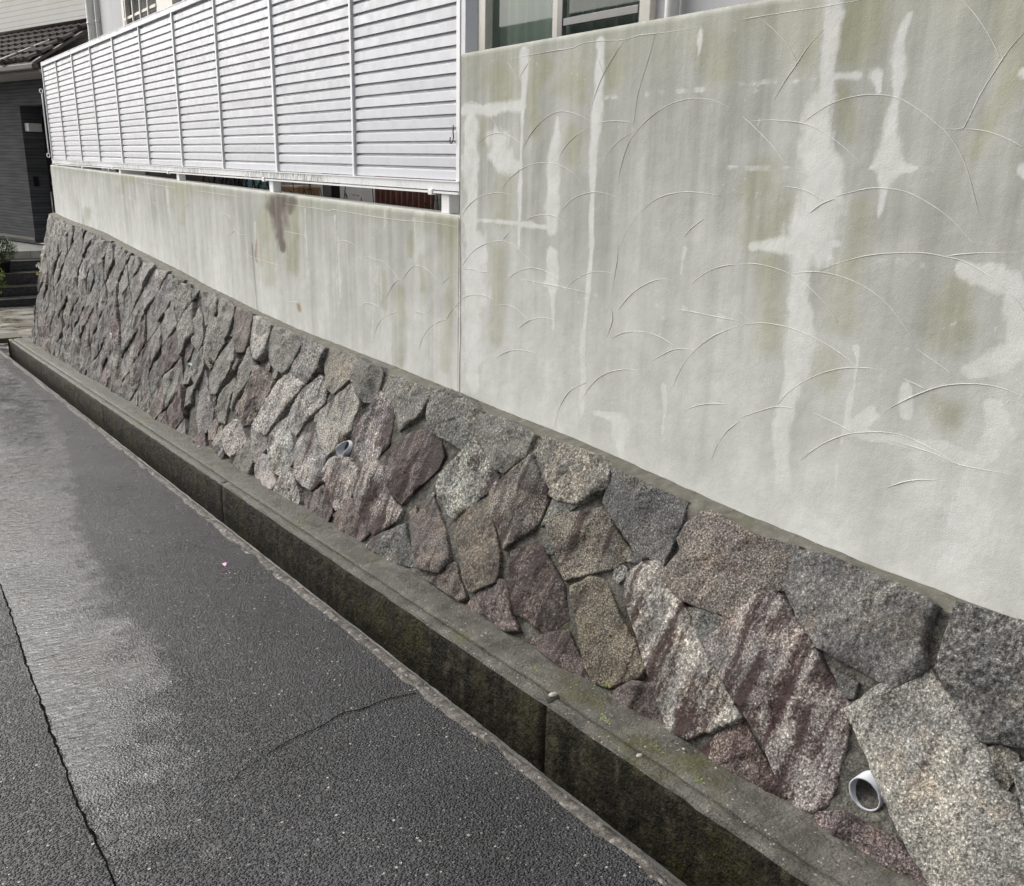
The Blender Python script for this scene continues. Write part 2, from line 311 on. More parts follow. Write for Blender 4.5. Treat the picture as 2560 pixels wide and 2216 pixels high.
MATS = {}
class Mat:
    def __init__(s, name, rough=.7, metal=0, spec=.5, col=None):
        s.m = bpy.data.materials.new(name); s.m.use_nodes = True; s.t = s.m.node_tree
        s.b = s.t.nodes['Principled BSDF']; s.b.inputs['Roughness'].default_value = rough
        s.b.inputs['Metallic'].default_value = metal; s.b.inputs['Specular IOR Level'].default_value = spec
        if col: s.b.inputs['Base Color'].default_value = (*col, 1)
        MATS[name] = s.m
        s.geo = None
    def node(s, t, **k):
        n = s.t.nodes.new('ShaderNode'+t)
        for a, v in k.items(): setattr(n, a, v)
        return n
    def put(s, sock, v):
        if v is None: return
        if isinstance(v, bpy.types.NodeSocket): s.t.links.new(v, sock)
        elif isinstance(v, (tuple, list)) and sock.type == 'RGBA' and len(v) == 3: sock.default_value = (*v, 1)
        else: sock.default_value = v
    def pos(s, sc=None):
        if not s.geo: s.geo = s.node('NewGeometry').outputs['Position']
        if sc is None: return s.geo
        n = s.node('VectorMath', operation='MULTIPLY'); s.put(n.inputs[0], s.geo); n.inputs[1].default_value = sc
        return n.outputs[0]
    def stagger(s, rnd, sc):
        n = s.node('CombineXYZ'); k = s.math('MULTIPLY', rnd, 37.)
        for i in range(3): s.put(n.inputs[i], k)
        a = s.node('VectorMath', operation='ADD'); s.put(a.inputs[0], s.pos(sc)); s.put(a.inputs[1], n.outputs[0]); return a.outputs[0]
    def noise(s, scale, detail=3, rough=.55, vec=None, dist=0):
        n = s.node('TexNoise'); s.put(n.inputs['Vector'], vec if vec is not None else s.pos())
        n.inputs['Scale'].default_value = scale; n.inputs['Detail'].default_value = detail
        n.inputs['Roughness'].default_value = rough; n.inputs['Distortion'].default_value = dist
        return n.outputs[0]
    def voro(s, scale, vec=None, out='Distance', feature='F1', rnd=1):
        n = s.node('TexVoronoi', feature=feature); s.put(n.inputs['Vector'], vec if vec is not None else s.pos())
        n.inputs['Scale'].default_value = scale; n.inputs['Randomness'].default_value = rnd
        return n.outputs[out]
    def ramp(s, fac, pts, interp='LINEAR'):
        n = s.node('ValToRGB'); s.put(n.inputs[0], fac); r = n.color_ramp; r.interpolation = interp
        while len(r.elements) < len(pts): r.elements.new(.5)
        for e, (p, c) in zip(r.elements, pts):
            e.position = p; e.color = (c, c, c, 1) if isinstance(c, (int, float)) else (*c, 1)
        return n.outputs[0]
    def step(s, v, a, b, lo=0., hi=1.):
        n = s.node('MapRange', interpolation_type='SMOOTHSTEP'); s.put(n.inputs[0], v)
        for i, q in ((1, a), (2, b), (3, lo), (4, hi)): s.put(n.inputs[i], q)
        return n.outputs[0]
    def mix(s, fac, a, b, mode='MIX'):
        n = s.node('Mix', data_type='RGBA', blend_type=mode); s.put(n.inputs[0], fac); s.put(n.inputs[6], a); s.put(n.inputs[7], b)
        return n.outputs[2]
    def math(s, op, a, b=None, clamp=False):
        n = s.node('Math', operation=op, use_clamp=clamp); s.put(n.inputs[0], a); s.put(n.inputs[1], b)
        return n.outputs[0]
    def attr(s, name): return s.node('Attribute', attribute_name=name).outputs['Fac']
    def sep(s, v):
        n = s.node('SeparateXYZ'); s.put(n.inputs[0], v); return n.outputs
    def bump(s, h, strength=.5, dist=.01, nrm=None):
        n = s.node('Bump'); s.put(n.inputs['Height'], h); n.inputs['Strength'].default_value = strength
        n.inputs['Distance'].default_value = dist; s.put(n.inputs['Normal'], nrm); return n.outputs[0]
    def out(s, col=None, rough=None, nrm=None, **k):
        if col is not None: s.put(s.b.inputs['Base Color'], col)
        if rough is not None: s.put(s.b.inputs['Roughness'], rough)
        if nrm is not None: s.put(s.b.inputs['Normal'], nrm)
        for a, v in k.items(): s.put(s.b.inputs[a.replace('_', ' ')], v)
        return s.m

WL = {}
def thing(name, label, cat, loc=(0, 0, 0), group=None):
    o = bpy.data.objects.new(name, None); C.objects.link(o); o.location = loc; o.empty_display_size = .1
    WL[o.name] = Vector(loc); tag(o, label, cat, group); return o
def tag(o, label=None, cat=None, group=None, kind=None):
    if label: o['label'] = label
    if cat: o['category'] = cat
    if group: o['group'] = group
    if kind: o['kind'] = kind
    return o
def mesh(name, V, F, mat, parent=None, smooth=False, origin=None):
    V = np.asarray([tuple(v) for v in V] if not isinstance(V, np.ndarray) else V, dtype=float)
    c = Vector(origin) if origin is not None else Vector(((V[:,0].min()+V[:,0].max())/2, (V[:,1].min()+V[:,1].max())/2, V[:,2].min()))
    me = bpy.data.meshes.new(name); me.from_pydata((V-np.array(c)).tolist(), [], [tuple(f) for f in F])
    if mat: me.materials.append(MATS[mat] if isinstance(mat, str) else mat)
    if smooth: me.polygons.foreach_set('use_smooth', [True]*len(me.polygons))
    return place(name, me, c, parent)
def place(name, me, c, parent=None):
    o = bpy.data.objects.new(name, me); C.objects.link(o); c = Vector(c)
    WL[o.name] = c.copy()
    if parent is not None:
        o.parent = parent; o.location = c-WL[parent.name]
    else: o.location = c
    return o
def box_vf(xs, ys, zs, bev=0, tf=None):
    bm = bmesh.new(); vs_ = [bm.verts.new((x, y, z)) for x in xs for y in ys for z in zs]
    for f in ((0,1,3,2),(4,6,7,5),(0,4,5,1),(2,3,7,6),(0,2,6,4),(1,5,7,3)): bm.faces.new([vs_[i] for i in f])
    bmesh.ops.recalc_face_normals(bm, faces=bm.faces)
    if bev: bmesh.ops.bevel(bm, geom=bm.edges[:], offset=bev, segments=1, affect='EDGES')
    bm.verts.index_update()
    V = [v.co.copy() for v in bm.verts]; F = [[v.index for v in f.verts] for f in bm.faces]; bm.free()
    if tf: V = [tf(v) for v in V]
    return V, F
def box(name, xs, ys, zs, mat, parent=None, bev=0, tf=None):
    V, F = box_vf(xs, ys, zs, bev, tf); return mesh(name, V, F, mat, parent)
def tube_vf(path, r, seg=8, closed=False, cap=True):
    path = [Vector(p) for p in path]; n = len(path); V = []; F = []
    rs = r if isinstance(r, (list, tuple)) else [r]*n
    up = Vector((0, 0, 1)); prev = None
    for i, p in enumerate(path):
        a = path[(i-1) % n] if (i or closed) else p; b = path[(i+1) % n] if (i < n-1 or closed) else p
        t = (b-a).normalized()
        if prev is None: prev = t.orthogonal().normalized()
        prev = (prev-t*prev.dot(t)).normalized(); q = t.cross(prev)
        for k in range(seg):
            an = 2*math.pi*k/seg; V.append(p+(prev*math.cos(an)+q*math.sin(an))*rs[i])
    for i in range(n if closed else n-1):
        j = (i+1) % n
        for k in range(seg): F.append((i*seg+k, i*seg+(k+1) % seg, j*seg+(k+1) % seg, j*seg+k))
    if cap and not closed: F += [tuple(range(seg))[::-1], tuple((n-1)*seg+k for k in range(seg))]
    return V, F
def tube(name, path, r, mat, parent=None, seg=8, closed=False):
    V, F = tube_vf(path, r, seg, closed); return mesh(name, V, F, mat, parent, smooth=True)
class Acc:
    def __init__(s): s.V = []; s.F = []
    def add(s, vf):
        n = len(s.V); s.V += list(vf[0]); s.F += [tuple(i+n for i in f) for f in vf[1]]; return s
    def build(s, name, mat, parent=None, smooth=False): return mesh(name, s.V, s.F, mat, parent, smooth)
def grid_faces(nu, nv): return [(i*nv+j, (i+1)*nv+j, (i+1)*nv+j+1, i*nv+j+1) for i in range(nu-1) for j in range(nv-1)]
def set_attr(me, name, arr):
    a = me.attributes.new(name, 'FLOAT', 'POINT'); a.data.foreach_set('value', np.asarray(arr, dtype=np.float32))

# ------------------------------------------------------------------ materials
def make_materials():
    # split granite: object colour = tint, object alpha = how much iron stain runs down it
    m = Mat('granite', .62, spec=.35)
    oi = m.node('ObjectInfo'); tint = oi.outputs['Color']; amt = oi.outputs['Alpha']
    g1 = m.noise(165, 3, .75); g2 = m.voro(330, out='Color'); big = m.noise(7, 3)
    rnd = oi.outputs['Random']; g3 = m.noise(80, 4, .8); gm = m.mix(m.step(rnd, .35, .75), g1, g3)
    sp = m.ramp(gm, [(.35, .05), (.45, .60), (.54, 1.15), (.66, 3.0)])
    cr = m.ramp(m.sep(g2)[0], [(0, .45), (.35, .95), (.8, 1.2), (1, 1.6)])
    c = m.mix(1., tint, sp, 'MULTIPLY'); c = m.mix(m.step(rnd, 0., 1., .35, .85), c, m.mix(1., c, cr, 'MULTIPLY'))
    c = m.mix(1., c, m.ramp(big, [(.3, (.55, .56, .575)), (.5, (.95, .95, .945)), (.7, (1.27, 1.24, 1.18))]), 'MULTIPLY')
    tanm = m.step(m.noise(11, 3), .52, .68, 0., .28); c = m.mix(tanm, c, m.mix(1., c, (1.25, .98, .7), 'MULTIPLY'))
    st = m.noise(1., 4, .6, vec=m.stagger(oi.outputs['Random'], (1.5, 19, 3.0)), dist=.3); st2 = m.noise(105, 4, .75)
    st = m.math('ADD', m.math('MULTIPLY', st, .44), m.math('ADD', m.math('MULTIPLY', st2, .28), m.math('MULTIPLY', m.noise(6.5, 3), .28)))
    thr = m.math('SUBTRACT', .588, m.math('MULTIPLY', amt, .155))
    msk = m.step(st, m.math('SUBTRACT', thr, .03), m.math('ADD', thr, .07), 0., .95)
    sc = m.mix(.42, m.mix(1., c, (.15, .07, .07), 'MULTIPLY'), m.mix(m.noise(9, 2), (.014, .005, .006), (.042, .017, .013)))
    c = m.mix(m.math('MULTIPLY', msk, m.step(amt, .02, .12)), c, sc)
    dk = m.step(m.noise(23, 4, .65), .54, .70, 0., .5); c = m.mix(dk, c, m.mix(1., c, (.40, .39, .38), 'MULTIPLY'))
    n1 = m.bump(m.noise(36, 5, .72), 1., .030); n2 = m.bump(g1, .7, .006, n1)
    m.out(c, m.ramp(g1, [(.3, .42), (.7, .75)]), n2)
    # bedding mortar between the stones
    m = Mat('mortar', .8, spec=.3)
    n = m.noise(30, 5, .65); c = m.ramp(n, [(.28, (.030, .028, .024)), (.5, (.092, .087, .076)), (.75, (.19, .18, .155))])
    mo = m.step(m.noise(5.5, 4, .6), .53, .68, 0., .75); c = m.mix(mo, c, (.045, .052, .022))
    c = m.mix(1., c, m.ramp(m.noise(170, 3, .7), [(.32, .45), (.68, 1.75)]), 'MULTIPLY')
    m.out(c, None, m.bump(m.noise(80, 4, .7), .9, .012, m.bump(m.noise(19, 4), .9, .03)))
    m = Mat('ledge_mortar', .8, spec=.3)
    n = m.noise(25, 5, .6); c = m.ramp(n, [(.25, (.085, .080, .064)), (.55, (.150, .142, .118)), (.8, (.22, .21, .18))])
    c = m.mix(m.step(m.noise(210, 2), .6, .74, 0., .55), c, (.38, .36, .30)); c = m.mix(m.step(m.noise(7, 3), .5, .7, 0., .4), c, (.095, .10, .062))
    m.out(c, None, m.bump(m.noise(120, 4, .7), .6, .004))
    # rendered wall, weathered
    m = Mat('render', .75, spec=.3)
    cl = m.attr('clean'); ol = m.attr('olive'); ma = m.attr('maroon'); ru = m.attr('rust')
    vs1 = m.noise(1., 4, .55, vec=m.pos((12, 12, .75))); vs2 = m.noise(1., 3, .6, vec=m.pos((48, 48, 2.4))); pt = m.noise(4.2, 5, .62); fine = m.noise(330, 2, .6)
    vst0 = m.math('ADD', m.math('MULTIPLY', vs1, .60), m.math('ADD', m.math('MULTIPLY', vs2, .10), m.math('MULTIPLY', m.noise(1., 3, .6, vec=m.pos((4, 4, 1.6))), .30)))
    vst = m.math('ADD', .5, m.math('MULTIPLY', m.math('SUBTRACT', vst0, .5), m.attr('streak')))
    grey = m.mix(m.step(vst, .34, .66), (.355, .357, .322), (.515, .518, .478))
    olv = m.mix(m.step(vst, .34, .66), (.31, .315, .23), (.47, .47, .375))
    of = m.math('ADD', ol, m.math('MULTIPLY', m.math('SUBTRACT', m.noise(2.6, 5, .65), .52), 1.7), True)
    c = m.mix(of, grey, olv)
    pw = m.math('ADD', cl, m.math('MULTIPLY', m.math('SUBTRACT', vst, .5), .8)); pw = m.math('ADD', pw, m.math('MULTIPLY', m.math('SUBTRACT', pt, .5), .9), True); pw = m.math('MULTIPLY', pw, .88)
    pm = m.math('ADD', m.attr('mask'), m.math('ADD', m.math('MULTIPLY', m.math('SUBTRACT', m.noise(34, 5, .75), .5), .95), m.math('MULTIPLY', m.math('SUBTRACT', vs2, .5), .75)))
    pw = m.math('MAXIMUM', pw, m.step(pm, .10, .97, 0., .76))
    c = m.mix(pw, c, m.mix(m.step(m.noise(11, 4, .65), .35, .7), (.715, .72, .69), (.81, .815, .79)))
    spk = m.step(m.noise(38, 3, .7), .64, .72, 0., .55); spk = m.math('MULTIPLY', spk, m.step(m.noise(2.3, 2), .5, .62)); c = m.mix(spk, c, (.72, .72, .69))
    c = m.mix(ru, c, (.33, .20, .09)); mm = m.math('MULTIPLY', ma, m.step(vst, .3, .6, .5, 1.)); c = m.mix(mm, c, (.100, .066, .052))
    c = m.mix(1., c, m.ramp(fine, [(.3, .93), (.7, 1.06)]), 'MULTIPLY')
    m.out(c, None, m.bump(fine, .28, .003, m.bump(m.noise(18, 3), .25, .01)))
    m = Mat('render_ridge', .75, spec=.3)  # paler than the wall: the highlight along the ridges is in their colour
    m.out(m.ramp(m.noise(14, 3), [(.35, (.62, .615, .57)), (.65, (.76, .755, .715))]), None, m.bump(m.noise(120, 2), .3, .003))
    m = Mat('joint', .9); m.out(m.ramp(m.noise(8, 2), [(.35, (.05, .05, .045)), (.65, (.18, .15, .12))]))
    # aluminium screen
    m = Mat('aluminium', .42, .08)
    d = m.step(m.noise(1., 4, .6, vec=m.pos((14, 14, 5))), .5, .75, 0., .30)
    c = m.mix(d, (.56, .57, .61), (.42, .43, .455)); c = m.mix(m.step(m.noise(60, 3), .66, .76, 0., .5), c, (.34, .34, .33)); rv = m.node('ObjectInfo').outputs['Random']; c = m.mix(1., c, m.ramp(rv, [(0, .90), (.6, 1.), (1, 1.05)]), 'MULTIPLY'); m.out(c, m.step(m.noise(20, 3), .3, .7, .32, .5))
    m = Mat('aluminium_white', .4, .0); m.out(m.mix(m.step(m.noise(9, 4), .5, .75, 0., .35), (.84, .845, .85), (.66, .66, .64)))
    m = Mat('aluminium_dirty', .45, .25)
    st = m.noise(1., 4, .7, vec=m.pos((70, 70, 22))); ln = m.noise(1.1, 2)
    c = m.mix(m.math('MULTIPLY', m.step(st, .42, .60), m.step(ln, .35, .6)), (.68, .69, .71), (.25, .25, .22)); m.out(c)
    # asphalt, soaked: wet = running water film, old = coarser worn strip
    m = Mat('asphalt', .4, spec=.5)
    wet = m.attr('wet'); old = m.attr('old'); P = m.pos()
    gr = m.noise(150, 3, .65); gv = m.voro(95); vr = m.voro(62, out='Color'); vd = m.voro(62)
    wet = m.step(m.math('SUBTRACT', m.math('MULTIPLY', wet, 1.30), m.math('ADD', m.math('MULTIPLY', m.step(m.voro(120), .1, .6, 1., 0.), .34), m.math('MULTIPLY', m.step(m.noise(6.5, 5, .68), .22, .78), .66))), -.14, .62)
    c = m.ramp(m.noise(260, 3, .7), [(.32, (.009, .009, .0105)), (.5, (.034, .0345, .0375)), (.68, (.135, .135, .138))])
    c = m.mix(m.step(gv, .0, .5, .4, 0.), c, (.06, .058, .057))
    chip = m.math('MULTIPLY', m.step(m.sep(vr)[0], .93, .94), m.step(vd, .20, .30, 1., 0.)); c = m.mix(m.math('MULTIPLY', chip, .8), c, m.mix(m.sep(vr)[1], (.30, .27, .22), (.62, .60, .56)))
    chip2v = m.voro(155, out='Color'); chip2 = m.math('MULTIPLY', m.step(m.sep(chip2v)[0], .90, .95), m.step(m.voro(155), .3, .4, 1., 0.)); c = m.mix(m.math('MULTIPLY', chip2, .7), c, (.36, .34, .31))
    c = m.mix(1., c, m.ramp(m.noise(2.2, 4), [(.3, .78), (.7, 1.2)]), 'MULTIPLY')
    c = m.mix(m.math('MULTIPLY', wet, m.step(m.noise(1.6, 2), .4, .7, .1, .5)), c, (.060, .050, .034))
    h = m.math('ADD', m.math('MULTIPLY', gr, .30), m.math('MULTIPLY', m.step(m.voro(125), .1, .6, 1., 0.), .60))
    nb = m.node('Bump'); m.put(nb.inputs['Height'], h); nb.inputs['Distance'].default_value = .012
    m.put(nb.inputs['Strength'], m.math('ADD', m.math('MULTIPLY', m.math('SUBTRACT', 1., wet), .80), .05))
    rp = m.noise(1., 3, .55, vec=m.pos((14, 46, 1)), dist=1.5)
    nb2 = m.node('Bump'); m.put(nb2.inputs['Height'], rp); nb2.inputs['Distance'].default_value = .006; m.put(nb2.inputs['Strength'], m.math('MULTIPLY', wet, .60)); m.put(nb2.inputs['Normal'], nb.outputs[0])
    rg = m.math('SUBTRACT', m.step(m.noise(3, 3), .35, .65, .26, .36), m.math('MULTIPLY', wet, .27)); m.out(c, m.math('MAXIMUM', rg, .03), nb2.outputs[0]); m.put(m.b.inputs['Specular IOR Level'], m.math('ADD', .24, m.math('MULTIPLY', wet, .46)))
    m = Mat('crack', 1., spec=0.); m.out(m.ramp(m.noise(40, 2), [(.3, (.004, .004, .004)), (.7, (.012, .012, .011))]))
    # gutter concretes
    m = Mat('gutter_face', .75, spec=.12)
    v = m.math('ADD', m.math('MULTIPLY', m.noise(1., 4, .65, vec=m.pos((17, 17, 3.5))), .5), m.math('MULTIPLY', m.noise(26, 5, .7), .5)); c = m.ramp(v, [(.37, (.005, .0045, .003)), (.5, (.021, .0185, .012)), (.64, (.085, .074, .050))])
    ms = m.math('MULTIPLY', m.step(m.noise(2.6, 5, .65), .48, .66), m.step(m.noise(60, 3), .35, .6)); c = m.mix(m.math('MULTIPLY', ms, .8), c, (.055, .053, .016))
    c = m.mix(m.step(m.noise(90, 3, .7), .60, .74, 0., .45), c, (.075, .064, .040))
    m.out(c, m.step(v, .3, .7, .35, .7), m.bump(m.noise(70, 4, .7), 1., .012, m.bump(m.noise(15, 4), .7, .03)))
    m = Mat('kerb_concrete', .65, spec=.35)
    n = m.noise(9, 5, .65); c = m.ramp(n, [(.30, (.042, .039, .032)), (.5, (.098, .092, .078)), (.72, (.19, .18, .155))])
    vc = m.voro(120, out='Color'); c = m.mix(m.math('MULTIPLY', m.step(m.sep(vc)[0], .93, .95), m.step(m.voro(120), .28, .4, .8, 0.)), c, (.42, .39, .34))
    c = m.mix(m.step(m.noise(3.4, 5, .65), .52, .68, 0., .75), c, (.095, .088, .030)); c = m.mix(m.step(m.noise(150, 2), .58, .72, 0., .4), c, (.24, .23, .2))
    c = m.mix(1., c, m.ramp(m.noise(190, 3, .7), [(.3, .6), (.7, 1.5)]), 'MULTIPLY')
    m.out(c, m.step(n, .3, .7, .38, .72), m.bump(m.noise(110, 4, .7), 1., .010, m.bump(m.noise(25, 4), .6, .02)))
    m = Mat('lip_concrete', .7, spec=.35)
    n = m.noise(30, 5, .7); c = m.ramp(n, [(.30, (.030, .027, .023)), (.52, (.115, .104, .092)), (.74, (.31, .29, .26))])
    vc = m.voro(85, out='Color'); c = m.mix(m.math('MULTIPLY', m.step(m.sep(vc)[0], .85, .9), .6), c, m.mix(m.sep(vc)[1], (.10, .08, .065), (.50, .48, .43)))
    m.out(c, None, m.bump(m.noise(90, 4, .7), .9, .008))
    m = Mat('gutter_bed', .35, spec=.3); m.out(m.ramp(m.noise(20, 4), [(.3, (.02, .018, .014)), (.7, (.09, .085, .075))]), None, m.bump(m.noise(60, 3), .35, .004))
    m = Mat('wet_slab', .35)
    n = m.noise(2.6, 5, .65, dist=.6); m.out(m.ramp(n, [(.3, (.09, .075, .055)), (.5, (.20, .18, .145)), (.72, (.36, .345, .31))]), m.step(n, .3, .7, .2, .6), m.bump(m.noise(40, 4), .3, .01))
    # houses
    m = Mat('stucco_grey', .8); m.out(m.ramp(m.noise(1., 4, .6, vec=m.pos((3, 3, .8))), [(.3, (.50, .50, .515)), (.7, (.62, .62, .635))]), None, m.bump(m.noise(200, 2), .3, .003))
    m = Mat('stucco_dim', .8); m.out(m.ramp(m.noise(3, 4), [(.3, (.36, .36, .355)), (.7, (.50, .495, .48))]), None, m.bump(m.noise(140, 2), .3, .004))
    m = Mat('siding', .7)
    z = m.sep(m.pos())[2]; wv = m.math('FRACT', m.math('MULTIPLY', z, 11.))
    m.out(m.mix(m.step(wv, .0, .22, 1., 0.), m.ramp(m.noise(2, 3), [(.3, (.74, .73, .69)), (.7, (.82, .81, .77))]), (.45, .44, .40)), None, m.bump(wv, .2, .01))
    m = Mat('dark_tile', .75, spec=.15)
    z = m.sep(m.pos())[2]; wv = m.math('FRACT', m.math('MULTIPLY', z, 17.)); rowv = m.noise(1., 2, .5, vec=m.pos((1.5, 1.5, 17)))
    m.out(m.mix(m.step(wv, .0, .2, 1., 0.), m.ramp(rowv, [(.3, (.062, .064, .071)), (.7, (.110, .113, .122))]), (.013, .013, .015)), None, m.bump(wv, .6, .012))
    m = Mat('roof_tile', .7, spec=.2); m.out(m.ramp(m.noise(9, 3), [(.3, (.026, .020, .018)), (.7, (.066, .052, .046))]))
    for n_, c_, r_, me_ in (('white_pvc', (.74, .735, .72), .4, 0), ('grey_pvc', (.46, .48, .51), .45, 0), ('frame_cream', (.66, .63, .57), .45, 0), ('frame_white', (.72, .71, .69), .45, 0), ('frame_dark', (.22, .215, .21), .4, .3),
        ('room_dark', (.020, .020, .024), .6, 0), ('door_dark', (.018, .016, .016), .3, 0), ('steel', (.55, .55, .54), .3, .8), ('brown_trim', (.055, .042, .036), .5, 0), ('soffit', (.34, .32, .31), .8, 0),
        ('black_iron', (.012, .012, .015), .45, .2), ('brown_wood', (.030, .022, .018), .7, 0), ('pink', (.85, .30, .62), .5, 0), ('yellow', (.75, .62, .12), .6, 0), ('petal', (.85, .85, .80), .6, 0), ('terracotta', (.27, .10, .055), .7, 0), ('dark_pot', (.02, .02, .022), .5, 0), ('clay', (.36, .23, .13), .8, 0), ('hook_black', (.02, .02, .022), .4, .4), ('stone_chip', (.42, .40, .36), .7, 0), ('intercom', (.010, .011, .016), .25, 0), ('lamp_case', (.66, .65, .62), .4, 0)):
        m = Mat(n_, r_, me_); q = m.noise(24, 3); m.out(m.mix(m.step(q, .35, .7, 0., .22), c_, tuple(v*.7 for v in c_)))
    m = Mat('jug_blue', .25); m.out((.32, .52, .60))
    m = Mat('curtain', .9); v = m.noise(1., 3, .5, vec=m.pos((1, 9, .15))); m.out(m.ramp(v, [(.3, (.52, .64, .53)), (.7, (.74, .84, .73))]))
    m = Mat('corrugated_grey', .5, .3); m.out(m.ramp(m.noise(1., 4, .6, vec=m.pos((20, 20, 6))), [(.3, (.20, .20, .185)), (.7, (.42, .42, .40))]))
    m = Mat('corrugated_red', .6, .1); m.out(m.ramp(m.noise(1., 4, .65, vec=m.pos((40, 40, 9))), [(.3, (.095, .030, .020)), (.6, (.17, .058, .038)), (.8, (.36, .27, .23))]))
    m = Mat('black_tile', .22); m.out(m.ramp(m.noise(14, 3), [(.3, (.008, .009, .014)), (.7, (.022, .024, .034))]))
    m = Mat('grout', .8); m.out((.06, .062, .066))
    m = Mat('white_tile', .4); m.out(m.ramp(m.noise(7, 3), [(.3, (.40, .39, .36)), (.7, (.54, .53, .50))]))
    for n_, a, b in (('leaf_green', (.020, .055, .012), (.075, .15, .035)), ('leaf_lime', (.11, .17, .025), (.30, .36, .06)), ('leaf_dark', (.012, .025, .012), (.04, .07, .03)), ('moss', (.035, .045, .008), (.11, .13, .025))):
        m = Mat(n_, .55); m.out(m.ramp(m.noise(30, 3), [(.3, a), (.7, b)]))
    m = Mat('garden_soil', .9); m.out(m.ramp(m.noise(12, 5), [(.3, (.035, .028, .02)), (.7, (.14, .125, .10))]), None, m.bump(m.noise(60, 3), .8, .02))
    # panes: clear glass with a sky reflection; the screened sash is dimmer
    for n_, tr in (('glass', (.95, .98, .96)), ('screened_glass', (.50, .53, .52))):
        m = Mat(n_); t = m.t; tp = m.node('BsdfTransparent'); tp.inputs[0].default_value = (*tr, 1); gl = m.node('BsdfGlossy'); gl.inputs['Roughness'].default_value = .03
        fr = m.node('Fresnel'); fr.inputs[0].default_value = 1.5; mx = m.node('MixShader'); t.links.new(fr.outputs[0], mx.inputs[0]); t.links.new(tp.outputs[0], mx.inputs[1]); t.links.new(gl.outputs[0], mx.inputs[2])
        t.links.new(mx.outputs[0], t.nodes['Material Output'].inputs[0])
make_materials()

# ------------------------------------------------------------------ road, cracks, gutter
def lipx(y): return 1.405-.0065*y
def kerbx(y): return 1.552-.0075*y
ROAD_WET = np.array([(1.6,.60),(2.15,.645),(2.47,.66),(2.8,.71),(3.18,.775),(3.94,.76),(4.9,.785),(6.2,.975),(7.7,1.17),(9.5,1.25),(14,1.25)])
def seam_x(y): return .288+.012*math.sin(y*1.7)+.008*mn.noise((y*3, 0, 4))+.006*mn.noise((y*19, 1, 2))+.004*mn.noise((y*47, 1, 2))
def build_road():
    xs = np.concatenate([[-14,-6,-2,-1], np.arange(-.5, 1.30, .025), [1.31]]); ys = np.concatenate([[-12,-4,-1,.2], np.arange(.5, 8, .03), np.arange(8, 14.2, .08), [16, 20, 40]])
    nx, ny = len(xs), len(ys); V = []; wet = []; old = []
    for x in xs:
        for y in ys:
            xx = x
            if x > 1.305: xx = lipx(y)-.020+.012*mn.noise((y*2.3, 3, 1))+.006*mn.noise((y*14, 1, 5)) if y < 14.1 else 1.31
            z = SL*min(y, 15)+.004*mn.noise((xx*2.5, y*1.8, 0)) - .012*math.exp(-((xx-.5)/.3)**2)
            V.append((xx, y, z))
            s = seam_x(y); e = float(np.interp(y, ROAD_WET[:,0], ROAD_WET[:,1]))+.05*mn.noise((y*2.2, 0, 9))
            a = min(max((e-xx)/.10, 0), 1); a = (.30*a+.70*min(max((e-.02-xx)/.50, 0), 1)**.8)*min(max((xx-s+.015)/.03, 0), 1); f = min(max((y-1.7)/1.3, 0), 1)
            band = .35+.65*min(1, abs(xx-.52)/.3) if False else 1
            wt = a*(.25+.75*f)*band
            if xx < s-.02 and y > 4: wt = max(wt, .45*min((y-4)/2, 1))
            wet.append(wt); old.append(1. if xx < s else 0.)
    r = mesh('road', V, grid_faces(nx, ny), 'asphalt', None, True, origin=(0, 0, 0)); set_attr(r.data, 'wet', wet); set_attr(r.data, 'old', old)
    tag(r, 'wet asphalt lane running down beside the gutter', None, None, 'structure')
    # raised edge of the newer asphalt: the seam crack, and two branch cracks
    def crack(path, wd):
        V = []; F = []
        for i, (x, y) in enumerate(path):
            a = path[max(i-1, 0)]; b = path[min(i+1, len(path)-1)]; d = Vector((b[0]-a[0], b[1]-a[1])).normalized(); nrm = Vector((-d.y, d.x))
            q = wd*(.45+.9*abs(mn.noise((x*23, y*23, 3)))) ; z = SL*y-.012*math.exp(-((x-.5)/.3)**2)+.004*mn.noise((x*2.5, y*1.8, 0))+.0035
            for k in (-1, 1): V.append((x+nrm.x*q*k, y+nrm.y*q*k, z))
        for i in range(len(path)-1): F.append((2*i, 2*i+1, 2*i+3, 2*i+2))
        return mesh('crack', V, F, 'crack', r)
    crack([(seam_x(y), y) for y in np.arange(1.6, 6.5, .02)], .0045)
    def jag(pts, n, amp, sd):
        out = []
        for i in range(len(pts)-1):
            for k in range(n):
                t = k/n; x = pts[i][0]*(1-t)+pts[i+1][0]*t; y = pts[i][1]*(1-t)+pts[i+1][1]*t
                out.append((x+amp*mn.noise((x*13, y*13, sd)), y+amp*mn.noise((x*11, y*17, sd+5))))
        return out
    crack(jag([(1.33,2.457),(1.085,2.475),(.933,2.436),(.78,2.39)], 14, .014, 1), .004)
    crack(jag([(.78,2.39),(.66,2.33),(.57,2.36)], 10, .014, 2), .002)
    crack(jag([(.28,3.72),(.22,3.70),(.1,3.78)], 8, .012, 3), .0028)
    crack(jag([(1.30,9.1),(1.1,9.3),(.9,9.2)], 8, .02, 4), .004)
build_road()
